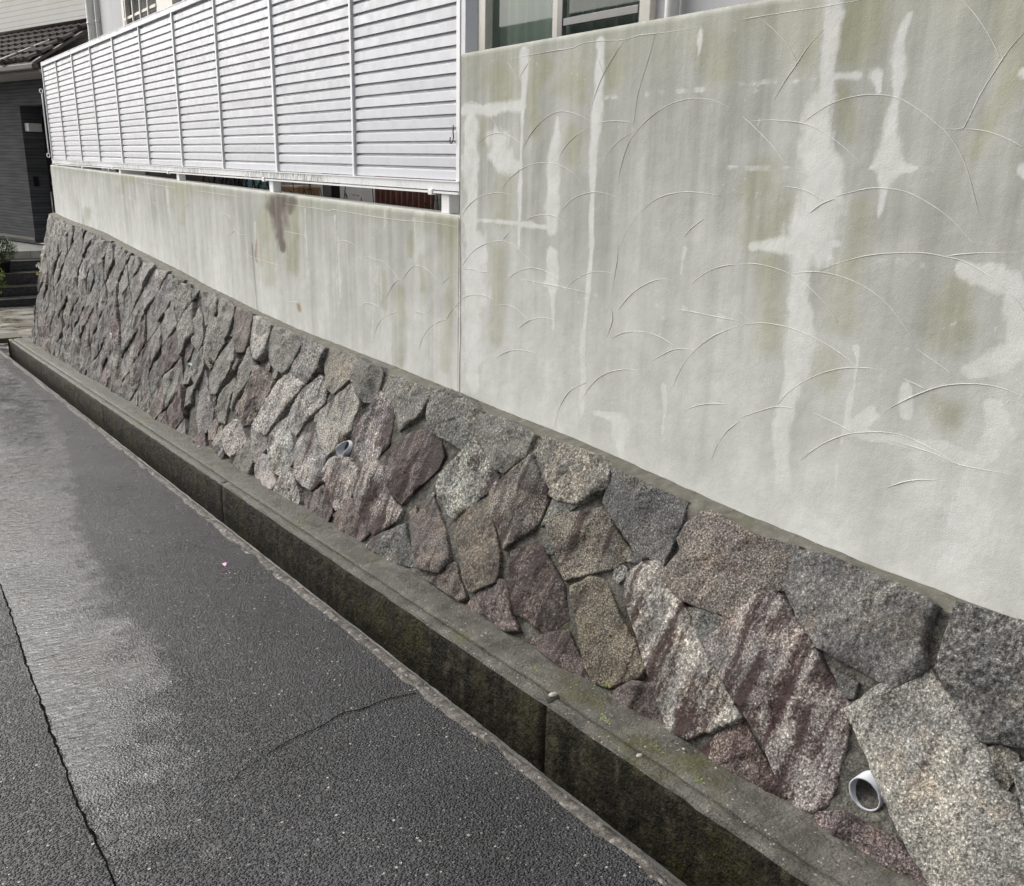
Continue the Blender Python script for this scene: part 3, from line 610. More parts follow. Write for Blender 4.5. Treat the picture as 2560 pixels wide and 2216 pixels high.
def build_gutter():
    ys = np.concatenate([np.arange(-1.0, 6, .04), np.arange(6, 14.01, .09)])
    def strip(name, prof, mat, parent, amp=0, kind=None, y0=-1.1, y1=14.0):
        V = []; yy = ys[(ys >= y0-1e-6) & (ys <= y1+1e-6)]; n = len(prof(1.))
        for y in yy:
            for k, (x, z) in enumerate(prof(y)):
                d = amp*mn.fractal((x*9, y*9, k*.7), 1, 2, 4); d2 = amp*mn.fractal((x*9+7, y*9, k*.7+4), 1, 2, 4); V.append((x+d, y, SL*y+z+d2))
        return mesh(name, V, grid_faces(len(yy), n), mat, parent, True)
    g = thing('roadside_gutter', 'open concrete drain channel with dark algae stained wall along the road', 'gutter', (1.45, 5, SL*5-.15))
    strip('road_lip', lambda y: [(lipx(y)-.075, -.02), (lipx(y)-.05, -.002), (lipx(y)-.036, .003), (lipx(y)-.02, .004), (lipx(y)-.006, .002), (lipx(y), -.006), (lipx(y)+.004, -.03), (lipx(y)+.006, -.09), (lipx(y)+.004, -.17)], 'lip_concrete', g, .007)
    strip('channel_bed', lambda y: [(lipx(y)+.0, -.185), (lipx(y)+.05, -.180), (lipx(y)+.10, -.172), (kerbx(y)-.015, -.162), (kerbx(y)+.01, -.152)], 'gutter_bed', g, .003)
    # wall of the channel: precast blocks with open joints
    L = 3.1; y = -1.1; i = 0
    while y < 13.9:
        y1 = min(y+L, 14.0); V = []; yy = np.linspace(y+.0006, y1-.0006, 65); off = .002*mn.noise((i*3.7, 0, 0)); zo = .003*mn.noise((i*5.1, 2, 0))
        pr = [(.004, -.18), (.002, -.12), (0, -.06), (0, 0), (.001, .05), (.002, .088), (.007, .0975), (.02, .1), (.035, .1005), (.050, .099), (.052, .05)]
        for q in yy:
            for k, (dx, dz) in enumerate(pr):
                a = .0025 if k < 5 else .0035
                V.append((kerbx(q)+off+dx+a*mn.fractal((q*14, k*.5, i), 1, 2, 3), q, SL*q+dz+zo+(a*mn.fractal((q*14, k*.5+9, i), 1, 2, 3) if k > 3 else 0)))
        n = len(pr); F = grid_faces(len(yy), n); F += [tuple(range(n)), tuple((len(yy)-1)*n+k for k in range(n))[::-1]]
        ob = mesh('gutter_block', V, F, 'gutter_face', g, False)
        ob.data.materials.append(MATS['kerb_concrete'])
        for p in ob.data.polygons:
            if p.index < (len(yy)-1)*(n-1) and p.index % (n-1) >= 5: p.material_index = 1
            p.use_smooth = p.index < (len(yy)-1)*(n-1) and p.index % (n-1) != 5
        y = y1; i += 1
    def top(y):
        b = 1.775-.006*y; a = kerbx(y)+.057+.004*mn.noise((y*9, 1, 1)); u = .002+.004*mn.noise((y*1.1, 4, 4))
        return [(a-.002, .06), (a, .096), (a+.012, .102), (a+(b-a)*.35, .102+u*.3), (a+(b-a)*.6, .101+u*.6), (a+(b-a)*.8, .101+u), (b, .101+u*1.4)]
    strip('mortar_fillet', top, 'kerb_concrete', g, .006)
build_gutter()
# ------------------------------------------------------------------ dry-looking split stone retaining wall
def stone_mesh(poly, prot, seed, parent, col, stain, fine, grow=1.075):
    P = [Vector((a, b)) for a, b in poly]; n = len(P)
    ar = sum(P[i].x*P[(i+1) % n].y-P[(i+1) % n].x*P[i].y for i in range(n))/2
    if ar < 0: P = P[::-1]
    c = sum(P, Vector((0, 0)))/n
    if seed < 200: grow = 1+.0115/math.sqrt(abs(ar)/math.pi)
    pts = []
    for i in range(n):
        a, b = P[i], P[(i+1) % n]; k = max(1, int((b-a).length/fine))
        for j in range(k):
            q = a.lerp(b, j/k); d = q-c
            f = grow+.018*mn.noise((q.x*11, q.y*11, seed))+.03*mn.noise((q.x*37, q.y*37, seed))
            pts.append(c+d*f)
    M = len(pts); rad = math.sqrt(abs(ar)/math.pi)
    tl = .06 if seed < 200 else .08; ta = random.uniform(-1, 1)*tl; tb = random.uniform(-1, 1)*tl; so = Vector((seed*3.1, seed*1.7, 0))
    # two or three cleavage planes give the split facets
    pl = [(random.uniform(0, 6.28), random.uniform(.35, .9), random.uniform(.03, .17)) for _ in range(3)]
    T = [1.03, 1., .985, .955, .90, .80, .66, .48, .29, .12]
    V = []
    for r, t in enumerate(T):
        for q in pts:
            u = c+(q-c)*t; d = u-c
            if r == 0: h = -.075
            else:
                e = 1-t
                h = prot*(.72 if r == 1 else min(1, .90+.3*(e*5)**.8))
                if r > 0:
                    h += ta*d.x+tb*d.y
                    for an, of, sl in pl:
                        v = (d.x*math.cos(an)+d.y*math.sin(an))/rad-of
                        if v > 0: h -= v*rad*sl
                    p3 = Vector((u.x, u.y, seed*.37))
                    wgt = min(1, e*12)
                    h += (.016*mn.fractal(p3*7, 1, 2, 3)-.013*abs(mn.noise(p3*15))+.008*mn.fractal(p3*29, 1, 2, 3)+.006)*(.5+.5*wgt)
                    h = max(h, .006 if r > 1 else .0)
            s, nn, H = surf(u.x, u.y); V.append(s+nn*h)
    s, nn, H = surf(c.x, c.y); h = prot+.004+.014*mn.fractal(Vector((c.x, c.y, seed*.37))*7, 1, 2, 3); V.append(s+nn*h)
    R = len(T); F = []
    for r in range(R-1):
        for k in range(M):
            k2 = (k+1) % M; F.append((r*M+k, (r+1)*M+k, (r+1)*M+k2, r*M+k2))
    for k in range(M): F.append(((R-1)*M+k, R*M, (R-1)*M+(k+1) % M))
    o = mesh('stone', V, [f[::-1] for f in F], 'granite', parent, True)
    o.color = (*col, stain)
    return o
TINT = {'g': (.235, .225, .210), 'b': (.185, .180, .168), 'w': (.41, .39, .365), 't': (.25, .226, .194), 'o': (.205, .170, .134), 'r': (.200, .165, .152)}
def tintv(k):
    a = TINT[k]; v = random.uniform(.88, 1.12); return tuple(x*v*random.uniform(.97, 1.03) for x in a)
def inside(p, poly):
    r = False; n = len(poly)
    for i in range(n):
        a, b = poly[i], poly[(i+1) % n]
        if (a[1] > p[1]) != (b[1] > p[1]) and p[0] < (b[0]-a[0])*(p[1]-a[1])/(b[1]-a[1])+a[0]: r = not r
    return r
def simplify(p, tol):
    # keep the corners, drop the points that only round them
    def dp(a):
        if len(a) < 3: return a
        A, B = Vector(a[0]), Vector(a[-1]); d = B-A; best, bi = -1, 0
        for i in range(1, len(a)-1):
            q = Vector(a[i])-A; h = abs(d.x*q.y-d.y*q.x)/d.length if d.length > 1e-6 else q.length
            if h > best: best, bi = h, i
        return dp(a[:bi+1])[:-1]+dp(a[bi:]) if best > tol else [a[0], a[-1]]
    far = max(range(len(p)), key=lambda i: (Vector(p[i])-Vector(p[0])).length)
    r = dp(p[:far+1])[:-1]+dp(p[far:]+[p[0]])[:-1]
    return r if len(r) > 3 else p
def clip(poly, ax, lim, keep_less):
    out = []; n = len(poly)
    for i in range(n):
        a, b = poly[i], poly[(i+1) % n]; ia = (a[ax] <= lim) == keep_less; ib = (b[ax] <= lim) == keep_less
        if ia: out.append(a)
        if ia != ib:
            t = (lim-a[ax])/(b[ax]-a[ax]); out.append((a[0]+(b[0]-a[0])*t, a[1]+(b[1]-a[1])*t))
    return out
def build_stone_wall():
    wall = thing('stone_retaining_wall', 'battered retaining wall of split granite stones set on the diagonal', 'stone wall', (1.75, 6.5, SL*6.5+.1))
    # bedding mortar behind the stones
    ys = np.concatenate([np.arange(-1.0, 5, .022), np.arange(5, 13.36, .045)]); nv = 34; V = []
    for y in ys:
        _, _, H = surf(y, 0)
        for j in range(nv):
            w_ = -.03+(H+.03)*j/(nv-1); s, n, _ = surf(y, w_); p = Vector((y, w_, 0))
            h = .002+.022*mn.fractal(p*2.3, 1, 2, 2)+.010*mn.fractal(p*13, 1, 2, 3)
            h = min(h-.004-.012*min(max((y-4.2)/1.5, 0), 1), .0052)
            for py, pw_ in ((1.074, .114), (4.16, .366)):
                dd = math.hypot(y-py, w_-pw_)
                if dd < .085: h = min(h, -.024*(1-dd/.085))
            V.append(s+n*h)
    F = grid_faces(len(ys), nv); b0 = len(V)-nv
    for j in range(nv):
        q = Vector(V[b0+j]); V.append((q.x+.5, q.y, q.z))
    F += [(b0+j, b0+nv+j, b0+nv+j+1, b0+j+1) for j in range(nv-1)]
    mesh('mortar', V, F, 'mortar', wall, True)
    polys = []
    for i, (k, st, L) in enumerate(STONES):
        p = simplify([(L[j]/1000, L[j+1]/1000) for j in range(0, len(L), 2)], .010); polys.append(p)
        size = max(a[0] for a in p)-min(a[0] for a in p); near = sum(a[0] for a in p)/len(p) < 2.4
        stone_mesh(p, random.uniform(.012, .022) if size > .15 else .006, i+1, wall, tintv(k), min(1, st/100), .014 if near else .024)
    # the rest of the wall: the same diagonal coursing
    a = .225
    def vert(i, j):
        q = Vector((i*1.93, j*2.71, 5)); return (6.4+(i-j)*a+.06*mn.noise(q), (i+j)*a*.93-.1+.06*mn.noise(q+Vector((9, 4, 1))))
    cnt = 0
    for i in range(-24, 44):
        for j in range(-44, 24):
            p = [vert(i, j), vert(i+1, j), vert(i+1, j+1), vert(i, j+1)]
            cy = sum(q[0] for q in p)/4; cw = sum(q[1] for q in p)/4
            if (.75 < cy < 5.6) or cy < -.85 or cy > 13.5: continue
            H = surf(cy, 0)[2]
            if cw < -.12 or cw > H+.12: continue
            tst = [(cy+(q[0]-cy)*.62, cw+(q[1]-cw)*.62) for q in p]+[(cy, cw)]
            if any(inside(t, pl) for t in tst for pl in polys): continue
            p = clip(p, 1, H-.012, True); p = clip(p, 1, -.02, False) if len(p) > 2 else p
            p = clip(p, 0, 13.33, True) if len(p) > 2 else p
            if len(p) < 3: continue
            ar = abs(sum(p[t][0]*p[(t+1) % len(p)][1]-p[(t+1) % len(p)][0]*p[t][1] for t in range(len(p)))/2)
            if ar < .006: continue
            cc = Vector((sum(q[0] for q in p)/len(p), sum(q[1] for q in p)/len(p))); sh = 1.0-random.uniform(0, .03)
            p = [tuple(cc+(Vector(q)-cc)*sh) for q in p]
            low = cc.y/H; k = random.choice('gggggwgb' if low > .5 else 'gggrrrgb'); st = random.uniform(0, .35) if low > .6 else random.uniform(.3, .75)
            stone_mesh(p, random.uniform(.010, .032), 200+cnt, wall, tintv(k), st, .026, 1.0); cnt += 1; polys.append(p)
    # small packing stones where a gap is left
    rg = np.random.RandomState(4); E0 = np.array([p[i] for p in polys for i in range(len(p))]); E1 = np.array([p[(i+1) % len(p)] for p in polys for i in range(len(p))])
    cand = np.stack([rg.uniform(.75, 13.2, 4500), rg.uniform(0, 1, 4500)], 1); k = 0; new = []
    for Y, t in cand:
        H = surf(Y, 0)[2]; w_ = t*(H-.05)+.015
        if any(inside((Y, w_), p) for p in polys) or (abs(Y-1.074) < .08 and abs(w_-.114) < .08) or (abs(Y-4.16) < .06 and abs(w_-.366) < .06): continue
        q = np.array([Y, w_]); d = E1-E0; s_ = np.clip(((q-E0)*d).sum(1)/np.maximum((d*d).sum(1), 1e-9), 0, 1); D = float(np.sqrt(((E0+d*s_[:, None]-q)**2).sum(1)).min()); D = min(D, H-.02-w_)
        if new: D = min(D, min(math.hypot(Y-a, w_-b)-r for a, b, r in new))
        if D < .026 or k > 16: continue
        r = min(D*1.12, .11); new.append((Y, w_, r)); an0 = rg.uniform(0, 6.28); m_ = rg.randint(4, 7)
        p = [(Y+r*math.cos(an0+6.2832*j/m_)*rg.uniform(.85, 1.25), w_+r*math.sin(an0+6.2832*j/m_)*rg.uniform(.85, 1.2)) for j in range(m_)]
        stone_mesh(p, .003, 400+k, wall, tintv(random.choice('gbrg')), random.uniform(0, .4), .014, 1.0); k += 1
    # mortar ledge between stones and render
    ys = np.concatenate([np.arange(-1.0, 5, .03), np.arange(5, 13.36, .06)]); V = []; n = 9
    for y in ys:
        z = zc(y); t, nn, H = surf(y, surf(y, 0)[2])
        wv = .010*mn.noise((y*2.1, 8, 1))+.006*mn.noise((y*9, 8, 3))
        pr = [(XW+.03, z+.004), (XW-.006, z+.002+wv*.3), (XW-.022, z-.002), (XW-.045, z-.006), (2.045+wv, z-.010), (2.028+wv, z-.018), (t.x-.012+wv, t.z-.022-abs(wv)), (t.x-.015+wv, t.z-.045-abs(wv)*2), (t.x+.03, t.z-.07)]
        for k, (x, zz) in enumerate(pr): V.append((x+.003*mn.noise((y*17, k, 2)), y, zz+.004*mn.noise((y*15, k*.8, 7))))
    mesh('ledge', V, grid_faces(len(ys), n), 'ledge_mortar', wall, True)
    # moss tufts in the joints
    def moss(Y, w_, r, sd):
        s, n_, _ = surf(Y, w_); A = Acc(); rr = random.Random(sd)
        for k in range(60):
            d = Vector((rr.gauss(0, .35), rr.gauss(0, 1), rr.gauss(0, 1)))*r*.6; p = s+n_*(.008+rr.random()*.012)+d; q = .004+rr.random()*.005
            u = Vector((rr.gauss(0, 1), rr.gauss(0, 1), rr.gauss(0, 1))).normalized(); v = u.orthogonal()
            A.add(([p+u*q, p+v*q*.6, p-u*q, p-v*q*.6], [(0, 1, 2, 3)]))
        return A
    return wall, moss
STONE_WALL, MOSS = build_stone_wall()

# ------------------------------------------------------------------ rendered wall
def stroke_masks(Y, Z):
    M = {k: np.zeros_like(Y) for k in 'coumh'}
    nz = np.array([mn.fractal((a*9, b*9, 3), 1, 2, 4) for a, b in zip(Y, Z)])
    nb = np.array([mn.noise((a*26, 1, 2)) for a in Y])
    for kind, L in STROKES:
        a = np.array(L, float).reshape(-1, 4)/1000; best = np.full_like(Y, 9.)
        for i in range(max(1, len(a)-1)):
            p = a[i]; q = a[min(i+1, len(a)-1)]; ry = (p[2]+q[2])/2; rz = (p[3]+q[3])/2
            bx = (Y-p[0])/ry; bz = (Z-p[1])/rz; ux = (q[0]-p[0])/ry; uz = (q[1]-p[1])/rz
            t = np.clip((bx*ux+bz*uz)/max(ux*ux+uz*uz, 1e-9), 0, 1)
            r = p[2]+(q[2]-p[2])*t; r2 = p[3]+(q[3]-p[3])*t
            d = np.sqrt(((Y-p[0]-(q[0]-p[0])*t)/r)**2+((Z-p[1]-(q[1]-p[1])*t)/r2)**2); best = np.minimum(best, d)
        soft = {'c': .95, 'h': .9, 'o': .95, 'm': 1.0, 'u': .7}[kind]; far = a[:, 0].mean() > 3.6
        v = np.clip((1+soft*.5-(best+nz*.6))/soft, 0, 1)
        if kind == 'h': v = v*np.clip(.55+nb*1.3, 0, 1)
        if far and kind in 'ch': v = v*.55
        M[kind] = np.maximum(M[kind], v)
    return M
def build_wall(name, label, y0, y1, dy, ztop, dz, thick):
    w = thing(name, label, 'wall', (XW, (y0+y1)/2, zc((y0+y1)/2)))
    ys = np.arange(y0, y1+dy*.5, dy); ys[-1] = y1; nv = int(1.05/dz) if ztop(y0) < 1.6 else int(1.5/dz)
    V = []; YY = []; ZZ = []
    for y in ys:
        zb = zc(y)-.03; zt = ztop(y)
        for j in range(nv):
            z = zb+(zt-zb)*j/(nv-1)
            V.append((XW+.0035*mn.noise((y*1.7, z*1.7, 4))+.0012*mn.noise((y*9, z*9, 4))+(.004 if j == nv-1 else 0), y, z)); YY.append(y); ZZ.append(z)
    F = grid_faces(len(ys), nv); nF = len(V); YY = np.array(YY); ZZ = np.array(ZZ)
    # top, back and ends
    for k, y in enumerate(ys):
        zt = ztop(y)+.004; V += [(XW+.012, y, zt), (XW+thick, y, zt-.002), (XW+thick, y, zc(y)-.2)]
    for k in range(len(ys)-1):
        a = k*nv+nv-1; b = (k+1)*nv+nv-1; t = nF+3*k; u = t+3
        F += [(a, b, u, t), (t, u, u+1, t+1), (t+1, u+1, u+2, t+2)]
    for k, fl in ((0, False), (len(ys)-1, True)):
        f = [k*nv+j for j in range(nv)]+[nF+3*k, nF+3*k+1, nF+3*k+2]; F.append(tuple(f if fl else f[::-1]))
    o = mesh('render_face', V, [f[::-1] for f in F], 'render', w, False)
    for p in o.data.polygons: p.use_smooth = p.index < (len(ys)-1)*(nv-1)
    M = stroke_masks(YY, ZZ); ext = len(V)-nF
    big = np.array([mn.fractal((a*1.4, b*1.1, 7), 1, 2, 3) for a, b in zip(YY, ZZ)])
    hgt = np.array([(z-zc(y))/(ztop(y)-zc(y)) for y, z in zip(YY, ZZ)])
    low = ztop(y0) < 1.6
    base = (.60 if low else .78)*(1-np.clip(hgt*1.1, 0, 1))+(.08 if low else -.08)+.32*big
    if low: base = base+.16*np.clip((YY-6.5)/5, 0, 1)
    cl = np.clip(base, 0, .9); topb = np.clip((hgt-.86)/.1, 0, 1)
    cl = cl*(1-.6*M['o']*(1-M['c'])); msk = np.maximum(M['c'], .85*M['h'])
    ol = np.clip(M['o']*.9+.35*topb*(1-M['c'])+.1*big+.12*np.clip((hgt-.5)*1.4, 0, 1), 0, 1)
    pad = lambda a, v: np.concatenate([a, np.full(ext, v)])
    set_attr(o.data, 'clean', pad(cl-.25*topb*(1-M['c']), .55 if low else .15)); set_attr(o.data, 'olive', pad(ol, .3)); set_attr(o.data, 'mask', pad(msk, 0)); set_attr(o.data, 'streak', pad(np.clip(.85-.1*big, 0, 1) if low else np.clip(.30+.85*hgt+.3*big, .2, 1.2), .5)); set_attr(o.data, 'maroon', pad(M['m'], 0)); set_attr(o.data, 'rust', pad(M['u']*.8, 0))
    return w
YSTEP = 3.443
TALL = build_wall('tall_rendered_wall', 'tall pale rendered wall with algae streaks and arc shaped trowel marks', -.95, YSTEP-.002, .0085, lambda y: 1.982+.009*(YSTEP-y)*.9, .0085, .14)
LOW = build_wall('low_rendered_wall', 'low pale rendered wall carrying the louvred aluminium screen', YSTEP+.002, 13.25, .016, lambda y: 1.347+.0118*(y-3.45), .013, .14)
def build_ridges():
    for i, L in enumerate(RIDGES):
        p = [(L[j]/1000, L[j+1]/1000) for j in range(0, len(L), 2)]
        # Catmull-Rom through the traced points
        q = []
        for a in range(len(p)-1):
            p0 = p[max(a-1, 0)]; p1 = p[a]; p2 = p[a+1]; p3 = p[min(a+2, len(p)-1)]
            for s in range(6):
                t = s/6; q.append(tuple(.5*((2*p1[k])+(p2[k]-p0[k])*t+(2*p0[k]-5*p1[k]+4*p2[k]-p3[k])*t*t+(-p0[k]+3*p1[k]-3*p2[k]+p3[k])*t**3) for k in (0, 1)))
        q.append(p[-1]); q = [(min(max(y, .32), 13.2), z) for y, z in q]
        n = len(q); r = [.0012*min(1, 3.2*min(k, n-1-k)/n+.3)*(.75+.5*abs(mn.noise((q[k][0]*9, q[k][1]*9, i)))) for k in range(n)]
        if sum(a[0] for a in q)/n > 4: r = [v*1.15 for v in r]
        par = TALL if sum(a[0] for a in q)/n < YSTEP else LOW
        path = [(XW+.0035*mn.noise((y*1.7, z*1.7, 4))-.0002, y, z) for y, z in q]
        tube('trowel_ridge', path, r, 'render_ridge', par, 6)
    # expansion joints
    for pts in ([(3.443, .58), (3.4435, 1.345)], [(5.98, .60), (6.0, .8), (6.02, 1.05)],):
        V = []
        for y, z in pts: V += [(XW-.0055, y-.0028, z), (XW-.0055, y+.0028, z)]
        F = [(2*i, 2*i+1, 2*i+3, 2*i+2) for i in range(len(pts)-1)]
        mesh('wall_joint', V, F, 'joint', LOW)
build_ridges()

# ------------------------------------------------------------------ weep pipes
def build_pipes():
    spots = [(1.074, .114, .042, 'short grey weep pipe between the two largest pale stones', .010), (4.16, .366, .040, 'grey weep pipe with broken rim low in the stone wall', .034), (6.79, .458, .032, 'dark mouthed grey weep pipe beside narrow stones', .012), (9.13, .467, .036, 'white capped weep pipe farthest down the stone wall', .035)]
    for i, (Y, w_, r, lab, pr) in enumerate(spots):
        s, n, _ = surf(Y, w_); ax = Vector((-1, -.06, -.02)).normalized(); a = s-ax*.25; u = ax.orthogonal().normalized(); v = ax.cross(u)
        t = thing('weep_pipe', lab, 'pipe', s, 'weep pipes in the stone wall'); seg = 28; V = []; F = []
        for ring, (rad, base) in enumerate(((r, 0), (r, 1), (r*.90, 1), (r*.88, 0))):
            for k in range(seg):
                an = 2*math.pi*k/seg; le = .25+pr+(.004*mn.noise((k*.7, i, 0)) if base else 0)
                if i == 1 and base: le -= max(0, math.cos(an-2.2))*.05
                V.append(a+(u*math.cos(an)+v*math.sin(an))*rad+ax*(le if base else 0))
        for ring in range(3):
            for k in range(seg): F.append((ring*seg+k, ring*seg+(k+1) % seg, (ring+1)*seg+(k+1) % seg, (ring+1)*seg+k))
        mesh('tube_wall', V, F, 'grey_pvc' if i < 3 else 'white_pvc', t, True)
        c = [a+(u*math.cos(2*math.pi*k/seg)+v*math.sin(2*math.pi*k/seg))*r*.885 for k in range(seg)]
        if i < 3: mesh('shade_disc', [q+ax*.215 for q in c], [tuple(range(seg))], 'room_dark', t)  # dark disc put inside the bore to stand in for its shade
        else:
            c = [q+ax*(.25+pr-.006) for q in c]; mesh('end_cap', c, [tuple(range(seg))], 'white_pvc', t)
build_pipes()
# ------------------------------------------------------------------ louvred screen
FY = [3.50, 4.52, 5.59, 6.585, 7.56, 8.535, 9.49, 10.455, 11.37, 12.30, 13.20]
def fz(y): return 1.490+.0040*(y-3.5)
def build_fence():
    f = thing('louvre_screen_fence', 'long silver aluminium louvre screen on the low wall', 'fence', (2.14, 8.3, 1.36))
    NS = 20; pitch = .0535; X0 = 2.130
    prof = [(0, .001), (0, .0370), (.009, .0445), (.016, .0445), (.0175, .0600), (.0195, .0600), (.0195, .0430), (.004, .0360), (.004, .001)]
    for a in range(10):
        ya, yb = FY[a]+.012, FY[a+1]-.012; L = yb-ya; n = len(prof)
        V = [(x, s*L, z) for s in (0, 1) for x, z in prof]
        F = [(k, (k+1) % n, n+(k+1) % n, n+k) for k in range(n)]+[tuple(range(n))[::-1], tuple(n+k for k in range(n))]
        me = bpy.data.meshes.new('slat'); me.from_pydata(V, [], [g[::-1] for g in F]); me.materials.append(MATS['aluminium'])
        for s in range(NS):
            o = place('slat', me, (X0+random.uniform(-.0006, .0006), ya, fz(ya)+.004+s*pitch+random.uniform(-.0005, .0005)), f)
            o.rotation_euler = (math.atan(.004), 0, 0)
    for k, y in enumerate(FY):
        wide = .015 if k % 2 == 0 else .011
        V, F = box_vf((X0-.011, X0+.022), (y-wide, y+wide), (fz(y)-.004, fz(y)+NS*pitch+.012), .002); mesh('mullion', V, F, 'aluminium_white', f)  # whiter material puts the mullions' highlights into their colour
    # rails run in three lengths
    cuts = [3.488, 7.56, 11.37, 13.215]
    for a, b in zip(cuts[:-1], cuts[1:]):
        def bar(name, x0, x1, z0, z1, mat, bev=.0015):
            V, F = box_vf((x0, x1), (a+.001, b-.001), (0, 1), 0); V = [(v[0], v[1], fz(v[1])+(z1 if v[2] > .5 else z0)) for v in V]; return mesh(name, V, F, mat, f)
        t = NS*pitch
        bar('top_rail', X0-.014, X0+.026, t+.010, t+.047, 'aluminium'); bar('top_rail_lip', X0-.017, X0+.030, t+.047, t+.053, 'aluminium')
        bar('bottom_rail', X0-.010, X0+.026, -.040, -.004, 'aluminium_dirty'); bar('bottom_rail_lip', X0-.018, X0+.020, -.004, .001, 'aluminium_white')
        bar('drip_edge', X0-.016, X0+.022, -.054, -.045, 'aluminium_white')
    for y, wd in ((3.617, .035), (5.712, .034), (7.731, .035), (9.676, .036), (11.455, .036), (13.014, .034)):
        zt = 1.347+.0118*(y-3.45); V, F = box_vf((2.128, 2.178), (y-wd, y+wd), (zt+.003, fz(y)-.052), .003); mesh('stub_post', V, F, 'aluminium_white', f)
    for y in (3.72, 5.80, 7.95, 9.9, 11.6): mesh('rail_clip', *box_vf((X0-.021, X0+.0), (y-.018, y+.018), (fz(y)-.062, fz(y)-.037), .002), 'aluminium_white', f)
    V, F = box_vf((X0-.008, X0+.05), (3.446, 3.484), (fz(3.5)-.05, fz(3.5)+NS*pitch+.05), .003); mesh('end_post', V, F, 'aluminium', f)
    # thin rod bracket on the far end
    p = [(2.10, 13.27, z) for z in np.linspace(1.60, 2.30, 8)]; tube('rod', p, .007, 'aluminium_white', f, 6)
    for z in (1.58, 2.33):
        c = [(2.095+.018*math.cos(t), 13.27, z+.024*math.sin(t)) for t in np.linspace(0, 2*math.pi, 13)[:-1]]; tube('rod_ring', c, .006, 'aluminium_white', f, 6, True)
    h = [(X0-.016, 3.527, 1.715), (X0-.018, 3.526, 1.69), (X0-.018, 3.522, 1.668), (X0-.020, 3.524, 1.652), (X0-.022, 3.532, 1.643), (X0-.022, 3.541, 1.645), (X0-.021, 3.546, 1.655), (X0-.020, 3.545, 1.668)]
    k = tube('wire_hook', h, .0026, 'hook_black', None, 6); tag(k, 'small black wire hook hanging at the near end of the louvre screen', 'hook')
build_fence()

